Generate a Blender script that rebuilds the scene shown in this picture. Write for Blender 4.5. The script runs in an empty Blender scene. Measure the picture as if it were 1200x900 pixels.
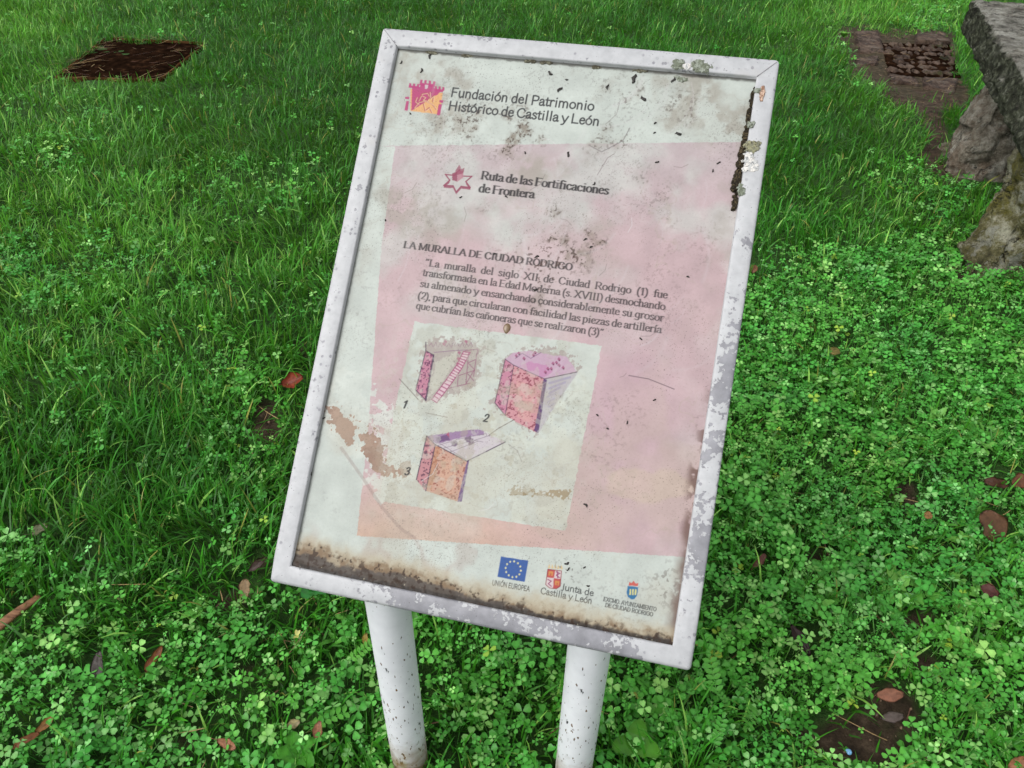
import bpy, bmesh, math, random
import numpy as np
from mathutils import Vector, Matrix, noise as mnoise

random.seed(7)
rng = np.random.default_rng(7)
scene = bpy.context.scene
COL = scene.collection
R_ = math.radians

# ------------------------------------------------------------------ camera, world, sun, exposure
CAM_H = 1.5
F = 900.0                                   # focal length in pixels of the 1200 x 900 photograph
RW = np.array([[0.999863544, -0.016519485, 0.0],
               [0.010180233, 0.616172011, -0.787545818],
               [0.013009851, 0.787438353, 0.616256102]])   # camera axes -> world
cam_d = bpy.data.cameras.new("camera")
cam = bpy.data.objects.new("camera", cam_d)
COL.objects.link(cam)
cam_d.sensor_fit = 'HORIZONTAL'
cam_d.sensor_width = 36.0
cam_d.lens = F / 1200 * 36.0
cam_d.clip_start = 0.02
cam_d.clip_end = 500
M4 = Matrix(RW.tolist()).to_4x4()
M4.translation = (0, 0, CAM_H)
cam.matrix_world = M4
scene.camera = cam
scene.render.resolution_x = 1024
scene.render.resolution_y = 768

SUN_EL, SUN_AZ = 48.0, -125.0                # azimuth from +Y towards +X
w = bpy.data.worlds.new("World")
scene.world = w
w.use_nodes = True
wn = w.node_tree
bg = wn.nodes['Background']
sky = wn.nodes.new('ShaderNodeTexSky')
sky.sky_type = 'NISHITA'
sky.sun_disc = False
sky.sun_elevation = R_(SUN_EL)
sky.sun_rotation = R_(SUN_AZ)
sky.air_density = 1.0
sky.dust_density = 3.0
hs = wn.nodes.new('ShaderNodeHueSaturation')
hs.inputs['Saturation'].default_value = 0.12      # an overcast sky is nearly grey
wn.links.new(sky.outputs[0], hs.inputs['Color'])
wn.links.new(hs.outputs[0], bg.inputs['Color'])
bg.inputs['Strength'].default_value = 0.15

sd = bpy.data.lights.new("sun", 'SUN')
sd.energy = 0.55
sd.angle = R_(30)
sd.color = (1.0, 0.97, 0.92)
so = bpy.data.objects.new("sun", sd)
COL.objects.link(so)
dv = Vector((math.sin(R_(SUN_AZ)) * math.cos(R_(SUN_EL)), math.cos(R_(SUN_AZ)) * math.cos(R_(SUN_EL)), math.sin(R_(SUN_EL))))
so.rotation_euler = dv.to_track_quat('Z', 'Y').to_euler()
so.location = dv * 20

vs = scene.view_settings
vs.view_transform = 'Standard'
vs.look = 'None'
vs.exposure = 0.7
vs.gamma = 1.0
vs.use_curve_mapping = False
scene.cycles.max_bounces = 6
scene.cycles.use_denoising = True

# ------------------------------------------------------------------ helpers
CAM = np.array([0, 0, CAM_H])

def ray(px, py):
    c = np.stack([np.asarray(px, float) - 600, 450 - np.asarray(py, float), -F * np.ones_like(np.asarray(px, float))], -1) / F
    return c @ RW.T

def gnd(px, py, h=0.0):
    d = ray(px, py)
    return CAM + d * ((h - CAM_H) / d[..., 2])[..., None]

def topx(p):
    c = (np.asarray(p, float) - CAM) @ RW
    z = np.maximum(-c[..., 2], 1e-3)
    return 600 + F * c[..., 0] / z, 450 - F * c[..., 1] / z, -c[..., 2]

def lin(r, g=None, b=None):
    a = np.array([r, g, b] if g is not None else r, float) / 255.0
    return np.where(a <= 0.04045, a / 12.92, ((a + 0.055) / 1.055) ** 2.4)

def _hash(ix, iy, seed):
    h = (ix.astype(np.int64) * 374761393 + iy.astype(np.int64) * 668265263 + seed * 144665) & 0xffffffff
    h = ((h ^ (h >> 13)) * 1274126177) & 0xffffffff
    h = (h ^ (h >> 16)) & 0xffffffff
    return h / 4294967295.0

def vnoise(x, y, seed=0):
    xf, yf = np.floor(x), np.floor(y)
    u, v = x - xf, y - yf
    u, v = u * u * (3 - 2 * u), v * v * (3 - 2 * v)
    a, b = _hash(xf, yf, seed), _hash(xf + 1, yf, seed)
    c, d = _hash(xf, yf + 1, seed), _hash(xf + 1, yf + 1, seed)
    return (a * (1 - u) + b * u) * (1 - v) + (c * (1 - u) + d * u) * v

def fbm(x, y, seed=0, oct=4):
    s, a, t = 0.0, 0.5, 0.0
    for i in range(oct):
        s = s + a * vnoise(x * 2 ** i + 17.3 * i, y * 2 ** i - 9.1 * i, seed + i)
        t += a
        a *= 0.5
    return s / t

def sstep(a, b, x):
    t = np.clip((x - a) / (b - a), 0, 1)
    return t * t * (3 - 2 * t)

def inpoly(X, Y, poly):
    r = np.zeros(np.shape(X), bool)
    n = len(poly)
    for i in range(n):
        (x0, y0), (x1, y1) = poly[i], poly[(i + 1) % n]
        if y0 == y1:
            continue
        c = ((y0 > Y) != (y1 > Y)) & (X < (x1 - x0) * (Y - y0) / (y1 - y0) + x0)
        r ^= c
    return r

def segdist(X, Y, a, b):
    dx, dy = b[0] - a[0], b[1] - a[1]
    t = np.clip(((X - a[0]) * dx + (Y - a[1]) * dy) / max(dx * dx + dy * dy, 1e-12), 0, 1)
    return np.hypot(X - a[0] - t * dx, Y - a[1] - t * dy)

def make_mesh(name, V, faces, mat=None, parent=None, tint=None, smooth=True, uniform=None):
    """faces: (n,k) array of equal-sized faces, or list of such arrays"""
    if not isinstance(faces, (list, tuple)):
        faces = [faces]
    me = bpy.data.meshes.new(name)
    V = np.asarray(V, np.float32)
    me.vertices.add(len(V))
    me.vertices.foreach_set('co', V.ravel())
    idx = np.concatenate([f.ravel() for f in faces]).astype(np.int32)
    starts, o = [], 0
    for f in faces:
        starts.append(o + np.arange(len(f)) * f.shape[1])
        o += f.size
    starts = np.concatenate(starts).astype(np.int32)
    me.loops.add(len(idx))
    me.loops.foreach_set('vertex_index', idx)
    me.polygons.add(len(starts))
    me.polygons.foreach_set('loop_start', starts)
    me.polygons.foreach_set('use_smooth', np.full(len(starts), smooth))
    me.update(calc_edges=True)
    if tint is not None:
        a = me.color_attributes.new('tint', 'FLOAT_COLOR', 'POINT')
        t = np.ones((len(V), 4), np.float32)
        t[:, :3] = tint
        a.data.foreach_set('color', t.ravel())
    ob = bpy.data.objects.new(name, me)
    COL.objects.link(ob)
    if mat:
        me.materials.append(mat)
    if parent:
        ob.parent = parent
    return ob

def bm_obj(name, bm, mat, parent=None, smooth=True):
    me = bpy.data.meshes.new(name)
    bm.normal_update()
    bm.to_mesh(me)
    bm.free()
    for p in me.polygons:
        p.use_smooth = smooth
    me.materials.append(mat)
    ob = bpy.data.objects.new(name, me)
    COL.objects.link(ob)
    if parent:
        ob.parent = parent
    return ob

def empty(name, loc, label, cat, group=None):
    o = bpy.data.objects.new(name, None)
    o.empty_display_size = 0.05
    COL.objects.link(o)
    o.location = loc
    return tag(o, label, cat, group)

def tag(o, label, cat, group=None):
    o['label'] = label
    o['category'] = cat
    if group:
        o['group'] = group
    return o

def instances(TV, TF, pos, rot, scl, tint, tmul=None):
    """copies of one template merged into one array; rot (n,3,3), scl (n,3) or (n,1), tint (n,3)"""
    n, k = len(pos), len(TV)
    V = TV[None] * scl[:, None, :]
    V = np.einsum('nij,nkj->nki', rot, V) + pos[:, None, :]
    Fc = (TF[None] + (np.arange(n) * k)[:, None, None]).reshape(-1, TF.shape[1])
    T = np.repeat(tint[:, None, :], k, 1)
    if tmul is not None:
        T = T * tmul[None]
    return V.reshape(-1, 3), Fc, T.reshape(-1, 3)

def rz(a):
    c, s, z, o = np.cos(a), np.sin(a), np.zeros_like(a), np.ones_like(a)
    return np.stack([np.stack([c, -s, z], -1), np.stack([s, c, z], -1), np.stack([z, z, o], -1)], -2)

def rx(a):
    c, s, z, o = np.cos(a), np.sin(a), np.zeros_like(a), np.ones_like(a)
    return np.stack([np.stack([o, z, z], -1), np.stack([z, c, -s], -1), np.stack([z, s, c], -1)], -2)

def ry(a):
    c, s, z, o = np.cos(a), np.sin(a), np.zeros_like(a), np.ones_like(a)
    return np.stack([np.stack([c, z, s], -1), np.stack([z, o, z], -1), np.stack([-s, z, c], -1)], -2)

# ------------------------------------------------------------------ materials
def new_mat(name):
    m = bpy.data.materials.new(name)
    m.use_nodes = True
    nt = m.node_tree
    return m, nt, nt.nodes['Principled BSDF'], nt.nodes['Material Output']

class NT:
    def __init__(s, nt):
        s.nt = nt
    def n(s, t, **kw):
        nd = s.nt.nodes.new('ShaderNode' + t)
        for k, v in kw.items():
            setattr(nd, k, v)
        return nd
    def l(s, a, b):
        s.nt.links.new(a, b)
    def noise(s, vec, scale, detail=6, rough=0.6):
        t = s.n('TexNoise')
        t.inputs['Scale'].default_value = scale
        t.inputs['Detail'].default_value = detail
        t.inputs['Roughness'].default_value = rough
        s.l(vec, t.inputs['Vector'])
        return t.outputs['Fac']
    def ramp(s, fac, stops):
        r = s.n('ValToRGB')
        e = r.color_ramp.elements
        while len(e) < len(stops):
            e.new(0.5)
        for k, (p, c) in enumerate(stops):
            e[k].position = p
            e[k].color = (*c, 1) if np.ndim(c) else (c, c, c, 1)
        s.l(fac, r.inputs[0])
        return r.outputs[0]
    def mix(s, fac, a, b, mode='MIX'):
        m = s.n('Mix', data_type='RGBA', blend_type=mode)
        for v, i in ((fac, 0), (a, 6), (b, 7)):
            if hasattr(v, 'is_linked'):
                s.l(v, m.inputs[i])
            elif i == 0:
                m.inputs[0].default_value = v
            else:
                m.inputs[i].default_value = (*v, 1)
        return m.outputs[2]
    def math(s, op, a, b=None, c=None, clamp=False):
        m = s.n('Math', operation=op, use_clamp=clamp)
        for i, v in enumerate((a, b, c)):
            if v is None:
                continue
            if hasattr(v, 'is_linked'):
                s.l(v, m.inputs[i])
            else:
                m.inputs[i].default_value = v
        return m.outputs[0]
    def mapr(s, v, a, b, c=0.0, d=1.0):
        m = s.n('MapRange')
        s.l(v, m.inputs[0])
        for i, x in zip((1, 2, 3, 4), (a, b, c, d)):
            m.inputs[i].default_value = x
        return m.outputs[0]
    def bump(s, h, strength, dist, bsdf):
        b = s.n('Bump')
        b.inputs['Strength'].default_value = strength
        b.inputs['Distance'].default_value = dist
        s.l(h, b.inputs['Height'])
        s.l(b.outputs[0], bsdf.inputs['Normal'])

def objcoord(T):
    return T.n('TexCoord').outputs['Object']

def leaf_mat(name, rough=0.4, trans=0.3, spec=0.5):
    m, nt, b, out = new_mat(name)
    T = NT(nt)
    a = T.n('Attribute')
    a.attribute_name = 'tint'
    b.inputs['Roughness'].default_value = rough
    b.inputs['Specular IOR Level'].default_value = spec
    co = objcoord(T)
    nz = T.noise(co, 90.0, 3)
    c = T.mix(T.mapr(nz, 0.35, 0.75, 0.0, 0.28), a.outputs['Color'], (0.09, 0.14, 0.015))
    T.l(c, b.inputs['Base Color'])
    tr = T.n('BsdfTranslucent')
    T.l(T.mix(0.5, c, (0.14, 0.30, 0.03)), tr.inputs['Color'])
    mx = T.n('MixShader')
    mx.inputs[0].default_value = trans
    T.l(b.outputs[0], mx.inputs[1])
    T.l(tr.outputs[0], mx.inputs[2])
    T.l(mx.outputs[0], out.inputs[0])
    return m

M_grass = leaf_mat("grass_blade", 0.40, 0.36, 0.3)
M_clover = leaf_mat("clover_leaf", 0.32, 0.36, 0.3)
M_broad = leaf_mat("broad_leaf", 0.32, 0.34, 0.32)

def dry_mat(name):
    m, nt, b, out = new_mat(name)
    T = NT(nt)
    a = T.n('Attribute')
    a.attribute_name = 'tint'
    co = objcoord(T)
    c = T.mix(T.mapr(T.noise(co, 140, 5), 0.42, 0.75, 0, .8), a.outputs['Color'], T.mix(0.6, a.outputs['Color'], (0.03, 0.015, 0.01)))
    T.l(c, b.inputs['Base Color'])
    b.inputs['Roughness'].default_value = 0.5
    T.bump(T.noise(co, 220, 4), 0.5, 0.001, b)
    return m
M_dry = dry_mat("dry_plant")

def soil_mat():
    m, nt, b, out = new_mat("damp_soil")
    T = NT(nt)
    co = objcoord(T)
    a = T.n('Attribute')
    a.attribute_name = 'tint'
    sp = T.n('SeparateColor')
    T.l(a.outputs['Color'], sp.inputs[0])
    c = T.ramp(T.noise(co, 26, 9, 0.72), [(0.32, (0.018, 0.011, 0.007)), (0.50, (0.06, 0.039, 0.024)), (0.70, (0.15, 0.105, 0.07))])
    th = T.ramp(T.noise(co, 60, 8, 0.7), [(0.3, (0.014, 0.04, 0.007)), (0.55, (0.035, 0.095, 0.016)), (0.75, (0.09, 0.15, 0.035))])
    c = T.mix(sp.outputs[0], c, th)
    T.l(c, b.inputs['Base Color'])
    b.inputs['Roughness'].default_value = 0.85
    b.inputs['Specular IOR Level'].default_value = 0.2
    T.bump(T.noise(co, 70, 9, 0.75), 1.0, 0.02, b)
    return m
M_soil = soil_mat()

def far_lawn_mat():
    m, nt, b, out = new_mat("far_lawn")
    T = NT(nt)
    co = objcoord(T)
    c = T.ramp(T.noise(co, 9, 8, 0.7), [(0.3, (0.008, 0.03, 0.006)), (0.55, (0.02, 0.085, 0.014)), (0.75, (0.045, 0.13, 0.03))])
    T.l(c, b.inputs['Base Color'])
    b.inputs['Roughness'].default_value = 0.8
    T.bump(T.noise(co, 40, 6), 1.0, 0.05, b)
    return m

def stone_mat(name, stops, moss=0.5, lichen=0.4, brown=0.0, seed=0.0, sides=False, mosscol=(0.05, 0.055, 0.014)):
    m, nt, b, out = new_mat(name)
    T = NT(nt)
    mp = T.n('Mapping')
    mp.inputs['Location'].default_value = (seed, seed * 2, seed * .5)
    T.l(objcoord(T), mp.inputs['Vector'])
    co = mp.outputs[0]
    c = T.ramp(T.noise(co, 13, 12, 0.74), stops)
    if brown:
        c = T.mix(T.mapr(T.noise(co, 5, 7, 0.65), 0.48, 0.58, 0, brown), c, T.ramp(T.noise(co, 30, 8, 0.7), [(0.35, (0.08, 0.05, 0.03)), (0.65, (0.30, 0.20, 0.135))]))
    c = T.mix(T.mapr(T.noise(co, 11, 9, 0.75), 0.55, 0.60, 0, lichen), c, (0.46, 0.455, 0.39))
    if sides:                                   # steep faces get a darker, mottled green-grey
        g = T.n('NewGeometry')
        sx = T.n('SeparateXYZ')
        T.l(g.outputs['Normal'], sx.inputs[0])
        st = T.mapr(T.math('ADD', sx.outputs[2], T.math('MULTIPLY', T.noise(co, 18, 7, 0.7), 0.5)), 1.0, 0.75)
        dark = T.ramp(T.noise(co, 24, 10, 0.75), [(0.34, (0.008, 0.008, 0.005)), (0.47, (0.035, 0.038, 0.022)), (0.56, (0.12, 0.13, 0.085)), (0.66, (0.34, 0.35, 0.28))])
        c = T.mix(st, c, dark)
    else:
        c = T.mix(T.mapr(T.noise(co, 4.2, 8, 0.68), 0.62 - 0.25 * moss, 0.70 - 0.25 * moss, 0, 0.85), c, T.ramp(T.noise(co, 40, 8, .7), [(0.35, tuple(.3 * x for x in mosscol)), (0.65, tuple(1.8 * x for x in mosscol))]))
    crk = T.math('ABSOLUTE', T.math('SUBTRACT', T.noise(co, 5.5, 5, .62), 0.5))
    crack = T.math('MULTIPLY', T.mapr(crk, 0.016, 0.003), T.mapr(T.noise(co, 7, 3), 0.42, 0.55))
    c = T.mix(T.mapr(T.noise(co, 3.2, 6, .65), 0.5, 0.62, 0, .45), c, T.mix(0.6, c, (0.03, 0.025, 0.018)))
    c = T.mix(T.math('MULTIPLY', crack, 0.85), c, (0.015, 0.012, 0.009))
    c = T.mix(T.mapr(T.noise(co, 150, 4, .6), 0.42, 0.35, 0, 0.55), c, (0.03, 0.026, 0.02))
    T.l(c, b.inputs['Base Color'])
    b.inputs['Roughness'].default_value = 0.8
    b.inputs['Specular IOR Level'].default_value = 0.25
    h = T.math('ADD', T.noise(co, 20, 12, 0.75), T.math('MULTIPLY', T.noise(co, 110, 6, .7), 0.4))
    h = T.math('SUBTRACT', h, T.math('MULTIPLY', crack, 0.5))
    T.bump(h, 1.0, 0.07, b)
    return m

M_slab = stone_mat("weathered_granite", [(0.36, (0.055, 0.052, 0.04)), (0.48, (0.26, 0.25, 0.205)), (0.61, (0.56, 0.55, 0.48))], 0.35, 0.55, 0.15, 1.0, True)
M_boulder = stone_mat("brown_boulder", [(0.36, (0.06, 0.05, 0.034)), (0.48, (0.27, 0.235, 0.18)), (0.60, (0.55, 0.52, 0.44))], -.2, 0.5, 0.5, 5.0)
M_boulder2 = stone_mat("mossy_boulder", [(0.36, (0.045, 0.042, 0.016)), (0.48, (0.23, 0.21, 0.09)), (0.60, (0.62, 0.60, 0.46))], 0.5, 0.8, 0.0, 9.3, False, (0.15, 0.135, 0.02))
M_brick = stone_mat("stained_paver", [(0.34, (0.02, 0.011, 0.007)), (0.48, (0.10, 0.060, 0.042)), (0.64, (0.27, 0.19, 0.145))], 0.15, 0.2, 0.5, 12.0)

def rust_mat(name, dark):
    m, nt, b, out = new_mat(name)
    T = NT(nt)
    co = objcoord(T)
    c = T.ramp(T.noise(co, 16, 9, 0.7), [(0.34, (0.004, 0.0022, 0.0014)), (0.54, (0.014, 0.007, 0.004)), (0.72, (0.055, 0.027, 0.014))] if dark else
               [(0.35, (0.015, 0.008, 0.004)), (0.55, (0.07, 0.033, 0.014)), (0.75, (0.22, 0.13, 0.06))])
    T.l(c, b.inputs['Base Color'])
    b.inputs['Roughness'].default_value = 1.0
    b.inputs['Specular IOR Level'].default_value = 0.0
    T.bump(T.noise(co, 60, 7), 0.7, 0.006, b)
    return m
M_rust = rust_mat("rusty_plate", True)
M_rustrim = rust_mat("rusty_rim", False)

# the painted metal of the sign: chalky white coat flaking off a lavender grey undercoat
def frame_mat():
    m, nt, b, out = new_mat("flaking_white_paint")
    T = NT(nt)
    co = objcoord(T)
    sep = T.n('SeparateXYZ')
    T.l(co, sep.inputs[0])
    u, v = sep.outputs[0], sep.outputs[1]
    # wear: strong on the bottom bar right of its corner, on the lower right bar, light elsewhere
    bottom = T.math('MULTIPLY', T.mapr(v, 0.040, 0.024), T.math('MULTIPLY', T.mapr(u, 0.10, 0.2), T.mapr(u, 0.532, 0.505)))
    rightb = T.math('MULTIPLY', T.mapr(u, 0.545, 0.56), T.math('MULTIPLY', T.mapr(v, 0.62, 0.4), T.mapr(v, 0.03, 0.12)))
    leftb = T.math('MULTIPLY', T.mapr(u, 0.035, 0.02), T.mapr(v, 0.0, 0.35, 0.2, 0.45))
    edge = T.mapr(v, 0.815, 0.8285, 0.0, 0.55)
    wear = T.math('ADD', T.math('MULTIPLY', bottom, 0.16), T.math('MULTIPLY', rightb, 0.125))
    wear = T.math('ADD', wear, T.math('ADD', T.math('MULTIPLY', leftb, 0.03), T.math('MULTIPLY', edge, 0.09)))
    big = T.noise(co, 27, 9, 0.66)
    fine = T.noise(co, 170, 3, 0.5)
    f = T.math('ADD', T.math('MULTIPLY', big, 0.72), T.math('MULTIPLY', fine, 0.28))
    lvl = T.math('ADD', f, wear)
    flake = T.mapr(lvl, 0.614, 0.621)
    # little grey pocks
    vor = T.n('TexVoronoi')
    vor.inputs['Scale'].default_value = 105
    T.l(co, vor.inputs['Vector'])
    pock = T.math('MULTIPLY', T.mapr(vor.outputs['Distance'], 0.27, 0.2), T.mapr(T.noise(co, 24, 3), 0.5, 0.6))
    flake = T.math('MAXIMUM', flake, pock)
    white = T.ramp(T.noise(co, 60, 6), [(0.3, (0.325, 0.33, 0.342)), (0.6, (0.40, 0.405, 0.418))])
    under = T.ramp(T.noise(co, 45, 6), [(0.35, (0.165, 0.165, 0.182)), (0.65, (0.245, 0.245, 0.268))])
    c = T.mix(flake, white, under)
    # dark rim where paint has lifted
    rim = T.math('MULTIPLY', T.mapr(lvl, 0.606, 0.614), T.mapr(lvl, 0.624, 0.616))
    c = T.mix(T.math('MULTIPLY', rim, 0.35), c, (0.2, 0.19, 0.2))
    # dirt specks and rust tinge
    v2 = T.n('TexVoronoi')
    v2.inputs['Scale'].default_value = 240
    T.l(co, v2.inputs['Vector'])
    spk = T.math('MULTIPLY', T.mapr(v2.outputs['Distance'], 0.2, 0.12), T.mapr(T.noise(co, 60, 2), 0.52, 0.62))
    c = T.mix(T.math('MULTIPLY', spk, 0.8), c, (0.06, 0.055, 0.06))
    c = T.mix(T.mapr(T.noise(co, 12, 5), 0.6, 0.8, 0, 0.25), c, (0.4, 0.34, 0.28))
    T.l(c, b.inputs['Base Color'])
    b.inputs['Roughness'].default_value = 0.45
    T.bump(T.math('SUBTRACT', 1.0, flake), 0.5, 0.0006, b)
    return m
M_frame = frame_mat()

def post_mat():
    m, nt, b, out = new_mat("chipped_post_paint")
    T = NT(nt)
    co = objcoord(T)
    sep = T.n('SeparateXYZ')
    T.l(co, sep.inputs[0])
    z = sep.outputs[2]
    mp = T.n('Mapping')
    mp.inputs['Rotation'].default_value = (0.5, 0.35, 0)
    mp.inputs['Scale'].default_value = (1.0, 1.0, 0.36)
    T.l(co, mp.inputs['Vector'])
    low = T.mapr(z, 0.75, 0.05)
    chips = T.noise(mp.outputs[0], 210, 2, 0.45)
    lvl = T.math('ADD', chips, T.math('MULTIPLY', low, 0.17))
    lvl = T.math('ADD', lvl, T.math('MULTIPLY', T.noise(co, 9, 4), 0.16))
    chip = T.mapr(lvl, 0.868, 0.876)
    white = T.ramp(T.noise(co, 20, 5), [(0.3, (0.62, 0.63, 0.67)), (0.65, (0.72, 0.73, 0.77))])
    c = T.mix(chip, white, T.ramp(T.noise(co, 40, 4), [(0.42, (0.03, 0.03, 0.035)), (0.6, (0.14, 0.07, 0.03))]))
    rust = T.math('ADD', T.mapr(z, 0.20, 0.02, 0, 0.65), T.math('MULTIPLY', T.noise(co, 35, 6), 0.7))
    c = T.mix(T.mapr(rust, 0.56, 0.98, 0, 0.9), c, (0.20, 0.115, 0.035))
    T.l(c, b.inputs['Base Color'])
    b.inputs['Roughness'].default_value = 0.4
    T.bump(T.math('SUBTRACT', 1.0, chip), 0.6, 0.0005, b)
    return m
M_post = post_mat()

def tint_mat(name, rough, nscale, namp, bumpd):
    m, nt, b, out = new_mat(name)
    T = NT(nt)
    a = T.n('Attribute')
    a.attribute_name = 'tint'
    co = objcoord(T)
    k = T.ramp(T.noise(co, nscale, 6, 0.65), [(0.25, 1 - namp), (0.75, 1.0)])
    T.l(T.mix(1.0, a.outputs['Color'], k, 'MULTIPLY'), b.inputs['Base Color'])
    b.inputs['Roughness'].default_value = rough
    b.inputs['Specular IOR Level'].default_value = 0.2
    T.bump(T.noise(co, nscale * 1.5, 4), 0.4, bumpd, b)
    return m
M_sheet = tint_mat("weathered_print", 0.45, 260, 0.10, 0.0002)
M_crust = tint_mat("lichen_crust", 0.9, 500, 0.45, 0.001)

def plain(name, c, rough, nscale=80, amp=0.3):
    m, nt, b, out = new_mat(name)
    T = NT(nt)
    co = objcoord(T)
    c = np.array(c)
    T.l(T.ramp(T.noise(co, nscale, 5), [(0.3, tuple(c * (1 - amp))), (0.7, tuple(c))]), b.inputs['Base Color'])
    b.inputs['Roughness'].default_value = rough
    return m
M_back = plain("back_sheet_metal", (0.36, 0.36, 0.4), 0.5, 30)
M_speck = plain("dark_debris", (0.018, 0.014, 0.011), 0.6, 400, 0.5)
M_blue = plain("blue_plastic", (0.2, 0.45, 0.75), 0.4)
M_pale = plain("pale_petal", (0.7, 0.62, 0.5), 0.6)

# ------------------------------------------------------------------ the ground
def ground_z(x, y):
    return (fbm(x * 1.3, y * 1.3, 50, 3) - 0.5) * 0.03 + (fbm(x * 9, y * 9, 60, 4) - 0.5) * 0.03

# what grows where, written over the lawn as seen on the photograph
COVER_Q = [(64, 94), (124, 46), (244, 52), (188, 97)]
COVER_B = [(60, 99), (122, 51), (246, 56), (189, 101)]
DRAIN_Q = [(996, 36), (1112, 46), (1124, 116), (1040, 106), (1000, 82)]
SOIL = [(312, 495, 20, 30, .9), (268, 700, 30, 22, .8), (300, 660, 24, 14, .6), (355, 415, 12, 14, .6), (1000, 868, 62, 34, 1.0), (1055, 840, 26, 24, .8),
        (1058, 585, 22, 18, .9), (965, 662, 20, 14, .9), (1075, 730, 26, 22, .7), (1150, 665, 24, 14, .5), (1096, 165, 16, 36, 1.0), (1088, 122, 34, 16, 1.0), (1128, 118, 20, 14, .9), (1105, 205, 24, 12, .7), (935, 745, 12, 22, .6),
        (1130, 325, 14, 14, .7), (1160, 568, 20, 10, .7), (1160, 800, 26, 20, .6), (985, 40, 10, 10, .4), (1095, 790, 30, 16, .6), (300, 800, 24, 18, .4),
        (225, 870, 26, 18, .5), (520, 800, 20, 30, .3), (745, 760, 14, 10, .5)]
CLOVER = [(70, 855, 150, 110, .8), (220, 790, 150, 110, .8), (270, 560, 55, 140, .6), (170, 335, 130, 46, .5), (130, 440, 120, 50, .3), (60, 200, 90, 50, .25), (300, 260, 70, 60, .25), (20, 660, 45, 26, .8), (20, 310, 40, 30, .7), (420, 820, 140, 110, .8),
          (585, 800, 130, 110, .95), (760, 830, 130, 110, 1.0), (1000, 60, 22, 30, .5), (1085, 20, 40, 22, .5), (975, 330, 60, 50, .8), (190, 330, 30, 18, .6), (1095, 240, 50, 26, .7),
          (235, 470, 30, 20, .4)]

SOIL = [(x, y, a * 1.08, b * 1.08, min(1, k * 1.05)) for x, y, a, b, k in SOIL]

def blobs(px, py, L):
    s = np.zeros_like(px)
    for x, y, a, b, k in L:
        s = np.maximum(s, k * np.exp(-(((px - x) / a) ** 2 + ((py - y) / b) ** 2) * 0.9))
    return s

def cover(P):
    px, py, d = topx(P)
    n = fbm(P[:, 0] * 3.1, P[:, 1] * 3.1, 11, 4) - 0.5
    n2 = fbm(P[:, 0] * 9, P[:, 1] * 9, 31, 3) - 0.5
    right = sstep(255, 345, py + 110 * n + 0.12 * (px - 1000)) * sstep(790, 850, px)
    c = np.maximum(right, blobs(px, py, CLOVER))
    c = np.clip(c + 0.7 * n * (c > 0.03) + 0.25 * n, 0, 1)
    soil = blobs(px + 50 * n2, py + 40 * n2, SOIL)
    soil = sstep(0.34, 0.58, soil + 0.55 * n2)
    soil = np.maximum(soil, inpoly(px + 30 * n2, py + 16 * n2, [(985, 32), (1118, 40), (1132, 122), (1040, 112), (990, 84)]) * 0.9)
    bare = inpoly(px + 8 * n2, py + 4 * n2, COVER_B) | inpoly(px + 60 * n2, py + 34 * n2, DRAIN_Q)
    return px, py, d, c, soil, bare

def build_ground():
    s = 0.022
    xs = np.arange(-9, 9.001, s)
    ys = np.arange(-1.0, 10.001, s)
    X, Y = np.meshgrid(xs, ys)
    Z = ground_z(X, Y) + (fbm(X * 30, Y * 30, 70, 3) - 0.5) * 0.012
    e = np.minimum(np.minimum(X + 9, 9 - X), np.minimum(Y + 1, 10 - Y))
    Z = Z * sstep(0.0, 0.5, e) - 0.10 * (1 - sstep(0.0, 0.3, e))
    ny, nx = X.shape
    i = (np.arange(ny - 1)[:, None] * nx + np.arange(nx - 1)[None]).ravel()
    q = np.stack([i, i + 1, i + nx + 1, i + nx], -1)
    so_ = cover(np.stack([X, Y, Z], -1).reshape(-1, 3))[4]
    o = make_mesh("ground", np.stack([X, Y, Z], -1).reshape(-1, 3), q, M_soil, tint=np.repeat((1 - so_)[:, None], 3, 1))
    o['kind'] = 'structure'
    g = 150.0
    V = [(-g, -g, -0.06), (g, -g, -0.06), (g, g, -0.06), (-g, g, -0.06), (-8.8, -0.8, -0.06), (8.8, -0.8, -0.06), (8.8, 9.8, -0.06), (-8.8, 9.8, -0.06)]
    o = make_mesh("distant_lawn", V, np.array([(0, 1, 5, 4), (1, 2, 6, 5), (2, 3, 7, 6), (3, 0, 4, 7)]), far_lawn_mat(), smooth=False)
    o['kind'] = 'structure'
build_ground()

def scatter(n, dens):
    """world points in the view (with a wide margin), density dens(distance) relative, n candidates"""
    n = int(n * 1.25)
    y = rng.random(n * 3) * 9.6 + 0.25
    x = (rng.random(n * 3) * 2 - 1) * (1.3 + 0.86 * y)
    keep = rng.random(n * 3) < dens(y) * (1.3 + 0.86 * y) / 9.8
    P = np.stack([x, y], -1)[keep][:n]
    return np.concatenate([P, ground_z(P[:, 0], P[:, 1])[:, None]], 1)

# items lying on the lawn keep the canopy off their middle
ITEMS = []      # (px, py, radius px)

POSTS = [(-0.18508, 0.72035), (0.1270, 0.68979)]

def item_mask(px, py):
    m = np.zeros(len(px), bool)
    for x, y, r in ITEMS:
        m |= (px - x) ** 2 + ((py - y) * 1.15) ** 2 < r * r
    return m

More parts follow.
